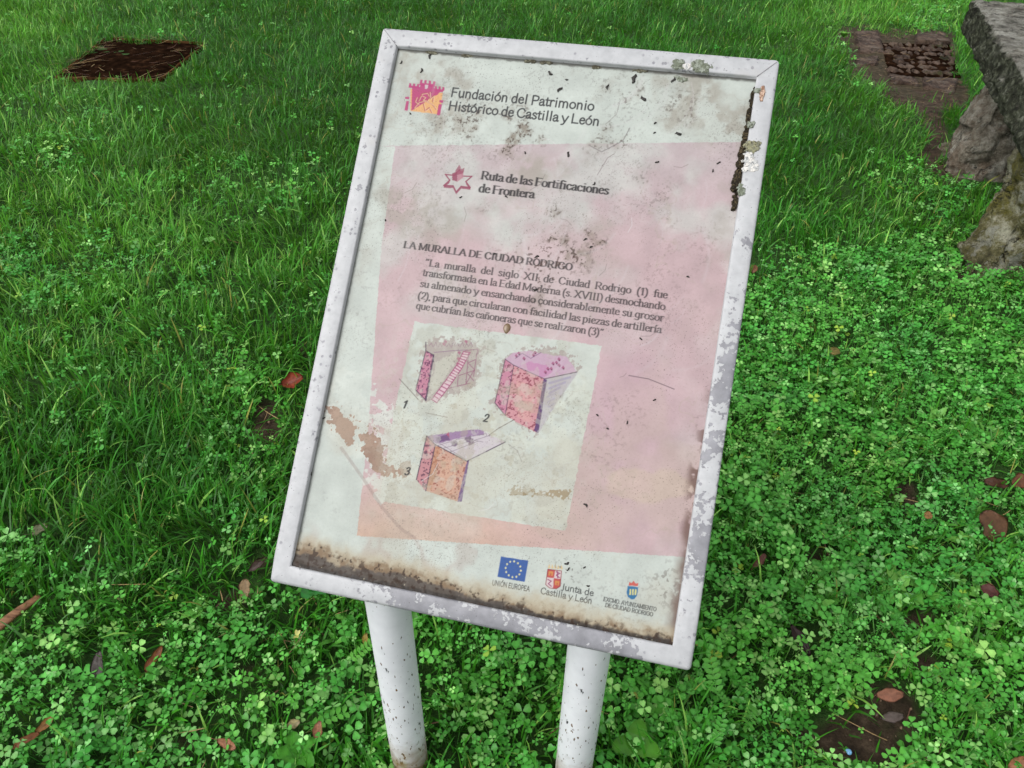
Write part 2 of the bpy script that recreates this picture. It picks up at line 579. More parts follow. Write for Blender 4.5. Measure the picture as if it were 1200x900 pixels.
LEAVES = [
    # px, py, length px, width px, angle deg, colour, curl, label
    (343, 447, 24, 20, 20, (176, 72, 46), .9, "crumpled orange red leaf beside the left bar of the sign frame"),
    (287, 690, 22, 14, 100, (176, 132, 92), .4, "upright tan leaf just left of the sign's lower left corner"),
    (302, 661, 24, 9, 40, (82, 52, 40), .5, "dark brown narrow leaf near the sign's lower left corner"),
    (115, 780, 30, 14, 100, (92, 74, 66), .3, "grey brown oval leaf standing in clover at lower left"),
    (181, 772, 30, 11, 65, (152, 82, 40), .8, "curled rusty brown leaf on the clover right of the grey brown oval one"),
    (30, 868, 28, 10, 35, (166, 96, 56), .7, "curled copper leaf at the far left bottom, lower of a touching pair"),
    (53, 849, 22, 10, 50, (184, 118, 62), .6, "light orange leaf at the far left bottom, upper of a touching pair"),
    (266, 872, 24, 11, -20, (204, 128, 92), .5, "salmon pointed leaf on the grass left of the left post's foot"),
    (344, 848, 15, 10, 20, (202, 168, 118), .5, "small cream leaf left of the left post"),
    (373, 856, 20, 12, 80, (196, 122, 90), .7, "small torn pinkish leaf between the cream leaf and the left post"),
    (1043, 814, 31, 14, 3, (190, 118, 90), .5, "salmon oblong leaf lying flat at the edge of the bare soil"),
    (1163, 617, 36, 34, 120, (132, 84, 56), .25, "big round brown leaf at the right edge, the broadest one"),
    (1168, 566, 26, 12, -10, (104, 58, 38), .5, "dark brown leaf half hidden above the big round brown leaf"),
    (1196, 564, 22, 16, 20, (142, 82, 54), .4, "brown leaf cut by the right picture edge beside the dark brown one"),
    (890, 657, 20, 9, 45, (142, 78, 66), .6, "small reddish leaf right of the sign's lower right bar"),
    (938, 750, 36, 12, -65, (62, 36, 30), .5, "long dark chocolate leaf on the clover right of the right post"),
    (1160, 693, 20, 14, -30, (120, 62, 54), .5, "small dark red leaf below the big round brown leaf"),
    (1046, 840, 26, 11, 5, (128, 102, 92), .4, "mauve grey leaf on the bare soil below the salmon oblong leaf"),
    (1193, 893, 24, 12, 25, (200, 124, 86), .5, "salmon leaf in the lower right corner of the picture"),
    (1087, 604, 12, 10, 20, (206, 140, 84), .5, "tiny orange leaf scrap beside the dark soil patch at right"),
    (46, 620, 20, 12, 30, (136, 124, 84), .4, "faded olive tan leaf in long grass at the left edge"),
    (978, 412, 14, 10, 10, (168, 138, 74), .4, "small ochre leaf on clover right of the sign"),
    (883, 315, 10, 9, 70, (150, 92, 56), .4, "tiny rust leaf close to the right bar of the sign frame"),
    (1053, 768, 10, 8, 0, (226, 200, 96), .5, "tiny yellow petal scrap among clover above the salmon oblong leaf"),
    (428, 748, 12, 7, 80, (196, 154, 70), .5, "ochre leaf scrap touching the right side of the left post"),
]
for l in LEAVES:
    ITEMS.append((l[0], l[1], 0.55 * max(l[2], l[3]) + 2))
for k in range(6):
    ITEMS.append((2 + k * 7, 736 - k * 6.3, 8))

# grass -------------------------------------------------------------
def strips(P, L, W, az, lean, curl, twist, segs):
    n = len(P)
    t = np.linspace(0, 1, segs + 1)
    th = lean[:, None] + curl[:, None] * t[None]
    step = (L / segs)[:, None]
    hx = np.concatenate([np.zeros((n, 1)), np.cumsum(np.sin(th[:, :-1]) * step, 1)], 1)
    hz = np.concatenate([np.zeros((n, 1)), np.cumsum(np.cos(th[:, :-1]) * step, 1)], 1)
    d = np.stack([np.cos(az), np.sin(az)], -1)
    C = np.empty((n, segs + 1, 3))
    C[..., 0] = P[:, None, 0] + d[:, None, 0] * hx
    C[..., 1] = P[:, None, 1] + d[:, None, 1] * hx
    C[..., 2] = P[:, None, 2] + np.maximum(hz, 0.004)
    wid = W[:, None] * np.array([0.75, 1.0, 0.95, 0.7, 0.12])[None] if segs == 4 else W[:, None] * np.interp(t, [0, .3, .7, 1], [.8, 1, .8, .1])[None]
    sa = az[:, None] + math.pi / 2 + twist[:, None] * t[None]
    S = np.stack([np.cos(sa), np.sin(sa), 0.25 * np.sin(twist)[:, None] * np.ones_like(sa)], -1) * wid[..., None] * 0.5
    V = np.stack([C - S, C + S], 2).reshape(-1, 3)
    k = 2 * (segs + 1)
    b = (np.arange(n) * k)[:, None]
    s = np.arange(segs)[None] * 2
    q = np.stack([b + s, b + s + 1, b + s + 3, b + s + 2], -1).reshape(-1, 4)
    return V, q, k

def build_grass():
    P = scatter(480000, lambda y: np.clip(2.3 / (y + 0.5), 0.42, 1.0))
    px, py, d, c, soil, bare = cover(P)
    keep = (rng.random(len(P)) < (1 - 0.62 * c) * (1 - 0.93 * soil) * (0.45 + 1.1 * sstep(.3, .65, fbm(P[:, 0] * 8, P[:, 1] * 8, 77, 3)))) & ~bare & ~item_mask(px, py)
    # no blades inside stones and posts
    for (x, y, r) in ((2.3, 3.62, .19), (2.12, 2.78, .22)):
        keep &= (P[:, 0] - x) ** 2 + (P[:, 1] - y) ** 2 > r * r
    P, px, py, c, soil = P[keep], px[keep], py[keep], c[keep], soil[keep]
    n = len(P)
    big = fbm(P[:, 0] * 2.2, P[:, 1] * 2.2, 5, 3)
    L = (0.055 + 0.085 * rng.random(n) ** 1.4) * (0.62 + 0.75 * big) * (1 - 0.35 * c) * (1 - 0.4 * soil)
    far = np.clip(P[:, 1] / 6, 0, 1)
    W = (0.0021 + 0.0021 * rng.random(n)) * (1 + 0.7 * far)
    coarse = rng.random(n) < 0.22
    L = np.where(coarse, L * 1.35, L)
    W = np.where(coarse, W * 1.5, W) * (1 - 0.22 * far)
    L = L * (0.86 - 0.16 * far)
    az = 2 * math.pi * (fbm(P[:, 0] * 3.3, P[:, 1] * 3.3, 80, 3) * 2.2) + rng.normal(0, 1.25, n)
    lean = np.abs(rng.normal(0.32, 0.34, n))
    curl = np.abs(rng.normal(0.85, 0.65, n))
    tw = rng.normal(0, 0.6, n)
    V, q, k = strips(P, L, W, az, lean, curl, tw, 4)
    deep, mid, lightc, olive = lin(44, 112, 22), lin(88, 152, 40), lin(140, 188, 78), lin(160, 162, 80)
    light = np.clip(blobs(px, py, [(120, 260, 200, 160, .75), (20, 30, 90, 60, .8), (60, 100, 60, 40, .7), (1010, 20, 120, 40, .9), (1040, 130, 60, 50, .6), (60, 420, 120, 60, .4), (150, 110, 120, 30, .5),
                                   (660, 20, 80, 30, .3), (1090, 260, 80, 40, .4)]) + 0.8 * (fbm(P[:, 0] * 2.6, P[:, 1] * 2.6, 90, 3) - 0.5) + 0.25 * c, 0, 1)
    r = rng.random(n)[:, None]
    T = deep * (1 - light[:, None]) + mid * light[:, None]
    tuft = fbm(P[:, 0] * 11, P[:, 1] * 11, 91, 2)[:, None]
    T = T * (0.55 + 0.8 * rng.random(n)[:, None]) * (0.6 + 0.8 * tuft)
    T = np.where(r < 0.05 + 0.16 * light[:, None], lightc * (0.7 + 0.4 * rng.random(n)[:, None]), T)
    deep_shade = np.clip(blobs(px, py, [(420, 120, 330, 170, 1.0), (330, 20, 260, 60, .8), (700, 20, 300, 50, .8), (980, 150, 110, 110, .8), (170, 540, 190, 100, .55), (1060, 250, 60, 50, .5)]) + .5 * (fbm(P[:, 0] * 3, P[:, 1] * 3, 97, 3) - .5), 0, 1)[:, None]  # tree shade on the upper lawn put into blade colour, plus deep green patches
    T = np.where(coarse[:, None], T * 1.25, T) * (1 - deep_shade * np.array([.50, .36, .33])) * np.array([1.12, 1.17, 1.35])
    T = np.where(r > 0.985, olive, T)
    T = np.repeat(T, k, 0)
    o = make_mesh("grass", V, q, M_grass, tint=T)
    tag(o, "long dark green lawn grass around the sign", "grass")
    o['kind'] = 'stuff'
build_grass()

# clover ------------------------------------------------------------
def clover_template():
    V, Fc, mul = [], [], []
    out = [(0.04, 0), (0.52, 0), (0.93, 0), (0.34, .27), (0.68, .44), (0.97, .28), (0.34, -.27), (0.68, -.44), (0.97, -.28)]
    for a in (0.0, 2.09, 4.19):
        b = len(V)
        for i, (x, y) in enumerate(out):
            z = 0.10 * x + abs(y) * 0.22 - 0.12 * x * x
            V.append((x * math.cos(a) - y * math.sin(a), x * math.sin(a) + y * math.cos(a), z))
            mul.append(1.28 if i == 1 else (0.92 if i in (0,) else 1.0))
        for t in ((0, 6, 1), (6, 7, 1), (7, 8, 1), (8, 2, 1), (2, 5, 1), (5, 4, 1), (4, 3, 1), (3, 0, 1)):
            Fc.append([b + k for k in t])
    return np.array(V), np.array(Fc), np.repeat(np.array(mul)[:, None], 3, 1)

def stems(P, top, wid, tint):
    n = len(P)
    V = np.empty((n, 4, 3))
    a = rng.random(n) * math.pi
    s = np.stack([np.cos(a), np.sin(a), np.zeros(n)], -1) * wid
    V[:, 0], V[:, 1], V[:, 2], V[:, 3] = P - s, P + s, top + s, top - s
    return V.reshape(-1, 3), (np.arange(n) * 4)[:, None] + np.arange(4)[None], np.repeat(tint, 4, 0)

def build_clover():
    P = scatter(300000, lambda y: np.clip(2.0 / (y + 0.4), 0.2, 1.0))
    px, py, d, c, soil, bare = cover(P)
    keep = (rng.random(len(P)) < np.clip(c * 1.15, 0.012, 1) * (1 - 0.9 * soil)) & ~bare & ~item_mask(px, py)
    for (x, y, r) in ((2.3, 3.62, .19), (2.12, 2.78, .22), (*POSTS[0], .032), (*POSTS[1], .032)):
        keep &= (P[:, 0] - x) ** 2 + (P[:, 1] - y) ** 2 > r * r
    P, px, py, c, soil = P[keep], px[keep], py[keep], c[keep], soil[keep]
    n = len(P)
    patch = fbm(P[:, 0] * 4, P[:, 1] * 4, 21, 3)
    h = (0.012 + 0.05 * rng.random(n)) * (0.6 + 0.8 * patch) * (1 - 0.6 * soil)
    size = (0.0062 + 0.0125 * rng.random(n) ** 1.7) * (0.72 + 0.56 * fbm(P[:, 0] * 5, P[:, 1] * 5, 23, 2))
    size = size * (1 + 0.25 * np.clip(P[:, 1] - 2.5, 0, 3) / 3)
    off = rng.normal(0, 0.012, (n, 2))
    top = P + np.concatenate([off, h[:, None]], 1)
    rot = rz(rng.random(n) * 6.28) @ rx(rng.normal(0, 0.38, n)) @ ry(rng.normal(0, 0.38, n)) @ rz(rng.random(n) * 6.28)
    a, b, e, g = lin(58, 136, 42), lin(98, 174, 70), lin(138, 194, 100), lin(152, 184, 64)
    k = np.clip(0.5 * rng.random(n) + 0.9 * (patch - 0.25), 0, 1)[:, None]
    T = a * (1 - k) + b * k
    r = rng.random(n)[:, None]
    T = np.where(r < 0.18, e * (0.75 + .35 * rng.random(n)[:, None]), T)
    T = np.where(r > 0.992, g, T)
    T = T * (0.72 + 0.5 * rng.random(n)[:, None])
    hue = fbm(P[:, 0] * 6, P[:, 1] * 6, 27, 3)[:, None]
    T = T * (1 + (hue - .5) * np.array([.7, .2, -.2])) * np.array([1.22, 1.27, 1.45])
    TV, TF, TM = clover_template()
    V, Fc, TT = instances(TV, TF, top, rot, np.repeat(size[:, None], 3, 1), T, TM)
    V2, F2, T2 = stems(P, top, 0.0007, T)
    o = make_mesh("clover", np.concatenate([V, V2]), [Fc, F2 + len(V)], M_clover, tint=np.concatenate([TT, T2]))
    tag(o, "bright green clover covering the ground right of and below the sign", "clover")
    o['kind'] = 'stuff'
build_clover()

# broad-leaved ground cover and feathery vetch leaves ---------------
def leaf_template(n=5, width=0.34, droop=0.35, lobes=0.0):
    V, Fc = [], []
    for i in range(n + 1):
        t = i / n
        wv = width * (math.sin(math.pi * min(t * 0.92 + 0.07, 1)) ** 0.8) * (1 + (lobes if i % 2 else -lobes))
        z = 0.5 * t - droop * t * t
        V += [(t, -wv / 1, z + 0.05 + 0.02 * (i % 2)), (t, 0, z), (t, wv, z + 0.05 + 0.02 * (i % 2))]
    for i in range(n):
        b = i * 3
        Fc += [(b, b + 3, b + 4, b + 1), (b + 1, b + 4, b + 5, b + 2)]
    return np.array(V), np.array(Fc)

def build_broad():
    P = scatter(52000, lambda y: np.clip(2.0 / (y + 0.4), 0.15, 1.0))
    px, py, d, c, soil, bare = cover(P)
    want = np.clip(blobs(px, py, [(1010, 470, 170, 160, .5), (1100, 620, 140, 120, .7), (1060, 720, 160, 90, .7), (1150, 820, 90, 90, .8), (880, 560, 60, 120, .4), (440, 760, 110, 70, .6), (600, 830, 80, 60, .4),
                                  (1120, 400, 100, 80, .4), (20, 660, 40, 22, 1.0), (290, 455, 30, 30, .5), (250, 300, 20, 12, .6), (820, 860, 60, 60, .5), (1010, 60, 20, 24, .6), (980, 320, 50, 40, .5)]), 0, 1)
    clump = fbm(P[:, 0] * 7, P[:, 1] * 7, 33, 2)
    keep = (rng.random(len(P)) < want * sstep(0.34, 0.55, clump) * (1 - soil) * 0.9) & ~bare & ~item_mask(px, py)
    for (x, y, r) in ((*POSTS[0], .04), (*POSTS[1], .04)):
        keep &= (P[:, 0] - x) ** 2 + (P[:, 1] - y) ** 2 > r * r
    P = P[keep]
    per = 4
    n = len(P)
    Q = np.repeat(P, per, 0) + np.concatenate([rng.normal(0, 0.006, (n * per, 2)), np.zeros((n * per, 1))], 1)
    N = len(Q)
    Q[:, 2] += 0.008 + 0.02 * rng.random(N)
    rot = rz(np.tile(np.arange(per) * 6.28 / per, n) + np.repeat(rng.random(n) * 6.28, per) + rng.normal(0, .4, N)) @ ry(-np.abs(rng.normal(0.25, 0.3, N)))
    L = np.repeat(0.014 + 0.026 * rng.random(n) ** 1.4, per) * (.7 + .5 * rng.random(N))
    scl = np.stack([L, L * np.repeat(0.45 + 0.75 * rng.random(n), per) * (.85 + .3 * rng.random(N)), L], -1)
    T = np.repeat(lin(70, 154, 46) + (lin(132, 198, 92) - lin(70, 154, 46)) * rng.random((n, 1)), per, 0) * (0.8 + 0.4 * rng.random((N, 1)))
    TV, TF = leaf_template(6, 0.30, 0.5, 0.12)
    V, Fc, TT = instances(TV, TF, Q, rot, scl, T)
    o = make_mesh("broad_leaved_weeds", V, Fc, M_broad, tint=TT)
    tag(o, "low broad leaved weeds mixed through the clover carpet", "weeds")
    o['kind'] = 'stuff'

    # feathery leaves with paired leaflets
    P = scatter(9000, lambda y: np.clip(2.0 / (y + 0.4), 0.15, 1.0))
    px, py, d, c, soil, bare = cover(P)
    want = blobs(px, py, [(860, 800, 80, 90, 1.0), (800, 850, 70, 60, .9), (430, 800, 70, 60, .5), (380, 760, 50, 40, .6), (640, 770, 70, 50, .4), (1090, 500, 120, 120, .15), (300, 740, 40, 40, .4)])
    keep = (rng.random(len(P)) < want * 0.8) & ~bare & ~item_mask(px, py)
    P = P[keep]
    n = len(P)
    lt, lf = leaf_template(3, 0.3, 0.25)
    TVs, TFs = [], []
    for i in range(6):
        x = 0.2 + 0.13 * i
        for s in (-1, 1):
            a = s * 1.15
            v = lt * np.array([0.2, 0.2, 0.1])
            v = np.stack([v[:, 0] * math.cos(a) - v[:, 1] * math.sin(a) + x, v[:, 0] * math.sin(a) + v[:, 1] * math.cos(a), v[:, 2] + 0.55 * x - 0.5 * x * x], -1)
            TFs.append(lf + sum(len(t) for t in TVs))
            TVs.append(v)
    v = lt * np.array([0.2, 0.2, 0.1])
    v[:, 0] += 0.95
    v[:, 2] += 0.05
    TFs.append(lf + sum(len(t) for t in TVs))
    TVs.append(v)
    k0 = sum(len(t) for t in TVs)
    r = np.array([(x, s * 0.008, 0.55 * x - 0.5 * x * x) for x in (0, .25, .5, .75, 1) for s in (-1, 1)])
    TVs.append(r)
    TFs.append(np.array([(k0 + 2 * i, k0 + 2 * i + 1, k0 + 2 * i + 3, k0 + 2 * i + 2) for i in range(4)]))
    L = 0.05 + 0.045 * rng.random(n)
    P[:, 2] += 0.015 + 0.03 * rng.random(n)
    rot = rz(rng.random(n) * 6.28) @ ry(-np.abs(rng.normal(0.1, 0.25, n))) @ rx(rng.normal(0, .3, n))
    T = lin(64, 150, 48) + (lin(112, 188, 78) - lin(64, 150, 48)) * rng.random((n, 1))
    V, Fc, TT = instances(np.concatenate(TVs), np.concatenate(TFs), P, rot, np.repeat(L[:, None], 3, 1), T)
    o = make_mesh("vetch", V, Fc, M_broad, tint=TT)
    tag(o, "feathery vetch leaves with paired leaflets near the posts", "vetch")
    o['kind'] = 'stuff'
build_broad()

def build_straw():
    P = scatter(9000, lambda y: np.clip(2.0 / (y + 0.4), 0.15, 1.0))
    px, py, d, c, soil, bare = cover(P)
    want = 0.05 + 0.5 * soil + blobs(px, py, [(330, 760, 50, 50, .6), (440, 870, 60, 40, .5), (1090, 150, 24, 50, 1.0), (1000, 850, 120, 50, .5), (90, 90, 40, 20, .9), (180, 52, 90, 10, .9), (1050, 72, 60, 34, 1.2), (1010, 50, 30, 20, 1.2), (230, 870, 60, 30, .4)])
    keep = rng.random(len(P)) < want
    P = P[keep]
    # extra bits on and round the rusty cover
    n2 = 90
    t, s = rng.random(n2), rng.random(n2)
    edge = rng.random(n2) < 0.62
    t = np.where(edge & (rng.random(n2) < .5), rng.normal(0, .05, n2) + (rng.random(n2) < .65), t)
    s = np.where(edge & (t > .1) & (t < .9), rng.normal(0, .05, n2), s)
    q = gnd(*np.array(COVER_Q, float).T)
    E_ = (q[0] * ((1 - t) * (1 - s))[:, None] + q[1] * (t * (1 - s))[:, None] + q[2] * (t * s)[:, None] + q[3] * ((1 - t) * s)[:, None])
    E_[:, 2] = 0.02
    P = np.concatenate([P, E_])
    n = len(P)
    L = 0.03 + 0.09 * rng.random(n) ** 2
    L[-n2:] *= 1.6
    az = rng.random(n) * 6.28
    az[-n2:] = np.where(rng.random(n2) < .6, rng.normal(0.15, .35, n2), az[-n2:])
    P[:-n2, 2] += 0.012 + 0.02 * rng.random(n - n2)
    V, qd, k = strips(P, L, 0.0013 + 0.0012 * rng.random(n) + 0.0008 * (P[:, 1] > 3), az, rng.normal(1.45, .1, n), rng.normal(0, .3, n), rng.normal(0, .4, n), 4)
    V[:, 2] = np.maximum(V[:, 2], 0.006)
    T = lin(112, 84, 52) + (lin(186, 158, 104) - lin(112, 84, 52)) * rng.random((n, 1))
    T = np.where(rng.random((n, 1)) < .3, lin(96, 56, 36), T)
    o = make_mesh("dry_straw", V, qd, M_dry, tint=np.repeat(T, k, 0))
    tag(o, "thin dry straw and dead stems lying on soil and rusty cover", "straw")
    o['kind'] = 'stuff'
build_straw()

def build_crumbs():
    P = scatter(60000, lambda y: np.clip(1.6 / (y + 0.4), 0.1, 1.0))
    px, py, d, c, soil, bare = cover(P)
    keep = (rng.random(len(P)) < soil * .8) & ~inpoly(px, py, COVER_Q)
    P = P[keep]
    n = len(P)
    TV = np.array([(1, 0, 0), (-1, 0, 0), (0, 1, 0), (0, -1, 0), (0, 0, .8), (0, 0, -.8), (.6, .6, .45), (-.6, .55, .5), (-.5, -.65, .4), (.6, -.55, .5)], float)
    TF = np.array([(4, 0, 6), (4, 6, 2), (4, 2, 7), (4, 7, 1), (4, 1, 8), (4, 8, 3), (4, 3, 9), (4, 9, 0), (5, 2, 0), (5, 1, 2), (5, 3, 1), (5, 0, 3), (0, 2, 6), (2, 1, 7), (1, 3, 8), (3, 0, 9)])
    sz = 0.0012 + 0.006 * rng.random(n) ** 3
    scl = sz[:, None] * (.7 + .6 * rng.random((n, 3)))
    rot = rz(rng.random(n) * 6.28) @ rx(rng.random(n))
    P[:, 2] += 0.002
    T = lin(70, 52, 38) + (lin(128, 104, 82) - lin(70, 52, 38)) * rng.random((n, 1)) ** 2
    V, Fc, TT = instances(TV, TF, P, rot, scl, T)
    o = make_mesh("soil_crumbs", V, Fc, M_dry, tint=TT)
    tag(o, "brown crumbs of soil strewn over the bare patches", "soil")
    o['kind'] = 'stuff'
build_crumbs()

# ------------------------------------------------------------------ the sign
SW, SH = 0.58, 0.8294
BL = np.array([-0.334105187974273, 0.6666363878302448, 0.6224411932476582])
EX = np.array([0.97645, -0.215647, -0.0065485])
EX /= np.linalg.norm(EX)
EN = np.array([-0.147681, -0.690211, 0.708377])
EY = np.cross(EN, EX)
EY /= np.linalg.norm(EY)
EN = np.cross(EX, EY)
BORD = 0.0272           # visible width of the frame
REC = 0.008             # depth of the sheet behind the frame face

def uvpx(px, py, off=-REC):
    d = ray(px, py)
    p0 = BL + EN * off
    t = ((p0 - CAM) @ EN) / (d @ EN)
    q = CAM + d * t[..., None] - BL if np.ndim(t) else CAM + d * t - BL
    return q @ EX, q @ EY

sign = empty("information_sign", (0, 0, 0), "tilted white framed information sign with faded pink panel on two posts", "information sign")
sign.location = tuple((np.array([*POSTS[0], 0]) + np.array([*POSTS[1], 0])) / 2)
SIGN0 = np.array(sign.location)
MS = Matrix(((EX[0], EY[0], EN[0], 0), (EX[1], EY[1], EN[1], 0), (EX[2], EY[2], EN[2], 0), (0, 0, 0, 1)))

def on_sign(o, parent=None):
    """parts made in the sign's own plane: u across, v up, w out of the face"""
    o.parent = parent or sign
    if parent is None:
        M = MS.copy()
        M.translation = Vector(BL - SIGN0)
        o.matrix_local = M
    return o

def build_frame():
    prof = [(0.004, -0.036), (0.0, -0.032), (0.0, -0.009), (0.0008, -0.0048), (0.0026, -0.0018), (0.0055, 0.0), (BORD - 0.0022, 0.0), (BORD - 0.0006, -0.0006), (BORD, -0.0022), (BORD, -0.0125), (BORD + 0.004, -0.0125), (BORD + 0.004, -0.036)]
    r0, NS = 0.006, 5
    NB = 24                                     # points along each bar
    ring = []
    corners = [(0, 0, 180), (SW, 0, 270), (SW, SH, 0), (0, SH, 90)]
    V = []
    for t, z in prof:
        row = []
        rr = max(r0 - t, 0.0)
        pts = []
        for (cx, cy, a0) in corners:
            sx, sy = (1 if cx == 0 else -1), (1 if cy == 0 else -1)
            ox, oy = cx + sx * (t + rr), cy + sy * (t + rr)
            for s in range(NS):
                a = R_(a0 + 90 * s / (NS - 1))
                pts.append((ox + rr * math.cos(a), oy + rr * math.sin(a)))
        full = []
        for k in range(4):
            c = pts[k * NS:(k + 1) * NS]
            full += c
            nx = pts[((k + 1) % 4) * NS]
            for j in range(1, NB):
                q = j / NB
                full.append((c[-1][0] * (1 - q) + nx[0] * q, c[-1][1] * (1 - q) + nx[1] * q))
        for j, (x, y) in enumerate(full):
            if t < .006 and z > -.02 and y > .012:       # only the bottom bar has the wide rolled edge
                z_ = {-0.009: -.0035, -0.0048: -.0012, -0.0018: -.0003}.get(z, z)
                row.append((x, y, z_))
                continue
            dz = 0.0006 * (vnoise(np.array(x * 40), np.array(y * 40), 3) - .5) if z == 0 else 0
            row.append((x, y, z + dz))
        V.append(row)
    m = len(V[0])
    Fq = []
    for i in range(len(prof)):
        i2 = (i + 1) % len(prof)
        for j in range(m):
            j2 = (j + 1) % m
            Fq.append((i * m + j, i * m + j2, i2 * m + j2, i2 * m + j))
    o = make_mesh("frame", np.array(V).reshape(-1, 3), np.array(Fq), M_frame)
    on_sign(o)
    # mitre joints: hairline grooves at the four corners
    for k, (a, b) in enumerate((((0.004, SH - 0.004), (BORD, SH - BORD)), ((SW - .004, SH - .004), (SW - BORD, SH - BORD)))):
        d = np.array(b) - np.array(a)
        L = np.hypot(*d)
        d = d / L
        nrm = np.array([-d[1], d[0]]) * 0.00035
        A, B = np.array(a), np.array(b)
        v = [(*(A - nrm), .0006), (*(A + nrm), .0006), (*(B + nrm), .0006), (*(B - nrm), .0006), (*(A - nrm), -.002), (*(A + nrm), -.002), (*(B + nrm), -.002), (*(B - nrm), -.002)]
        g = make_mesh("joint_line", v, np.array([(0, 1, 2, 3), (0, 4, 5, 1), (2, 6, 7, 3), (1, 5, 6, 2), (3, 7, 4, 0)]), M_speck2, smooth=False)
        g.parent = o
    return o
M_speck2 = plain("joint_grime", (0.20, 0.19, 0.2), 0.7)
frame = build_frame()

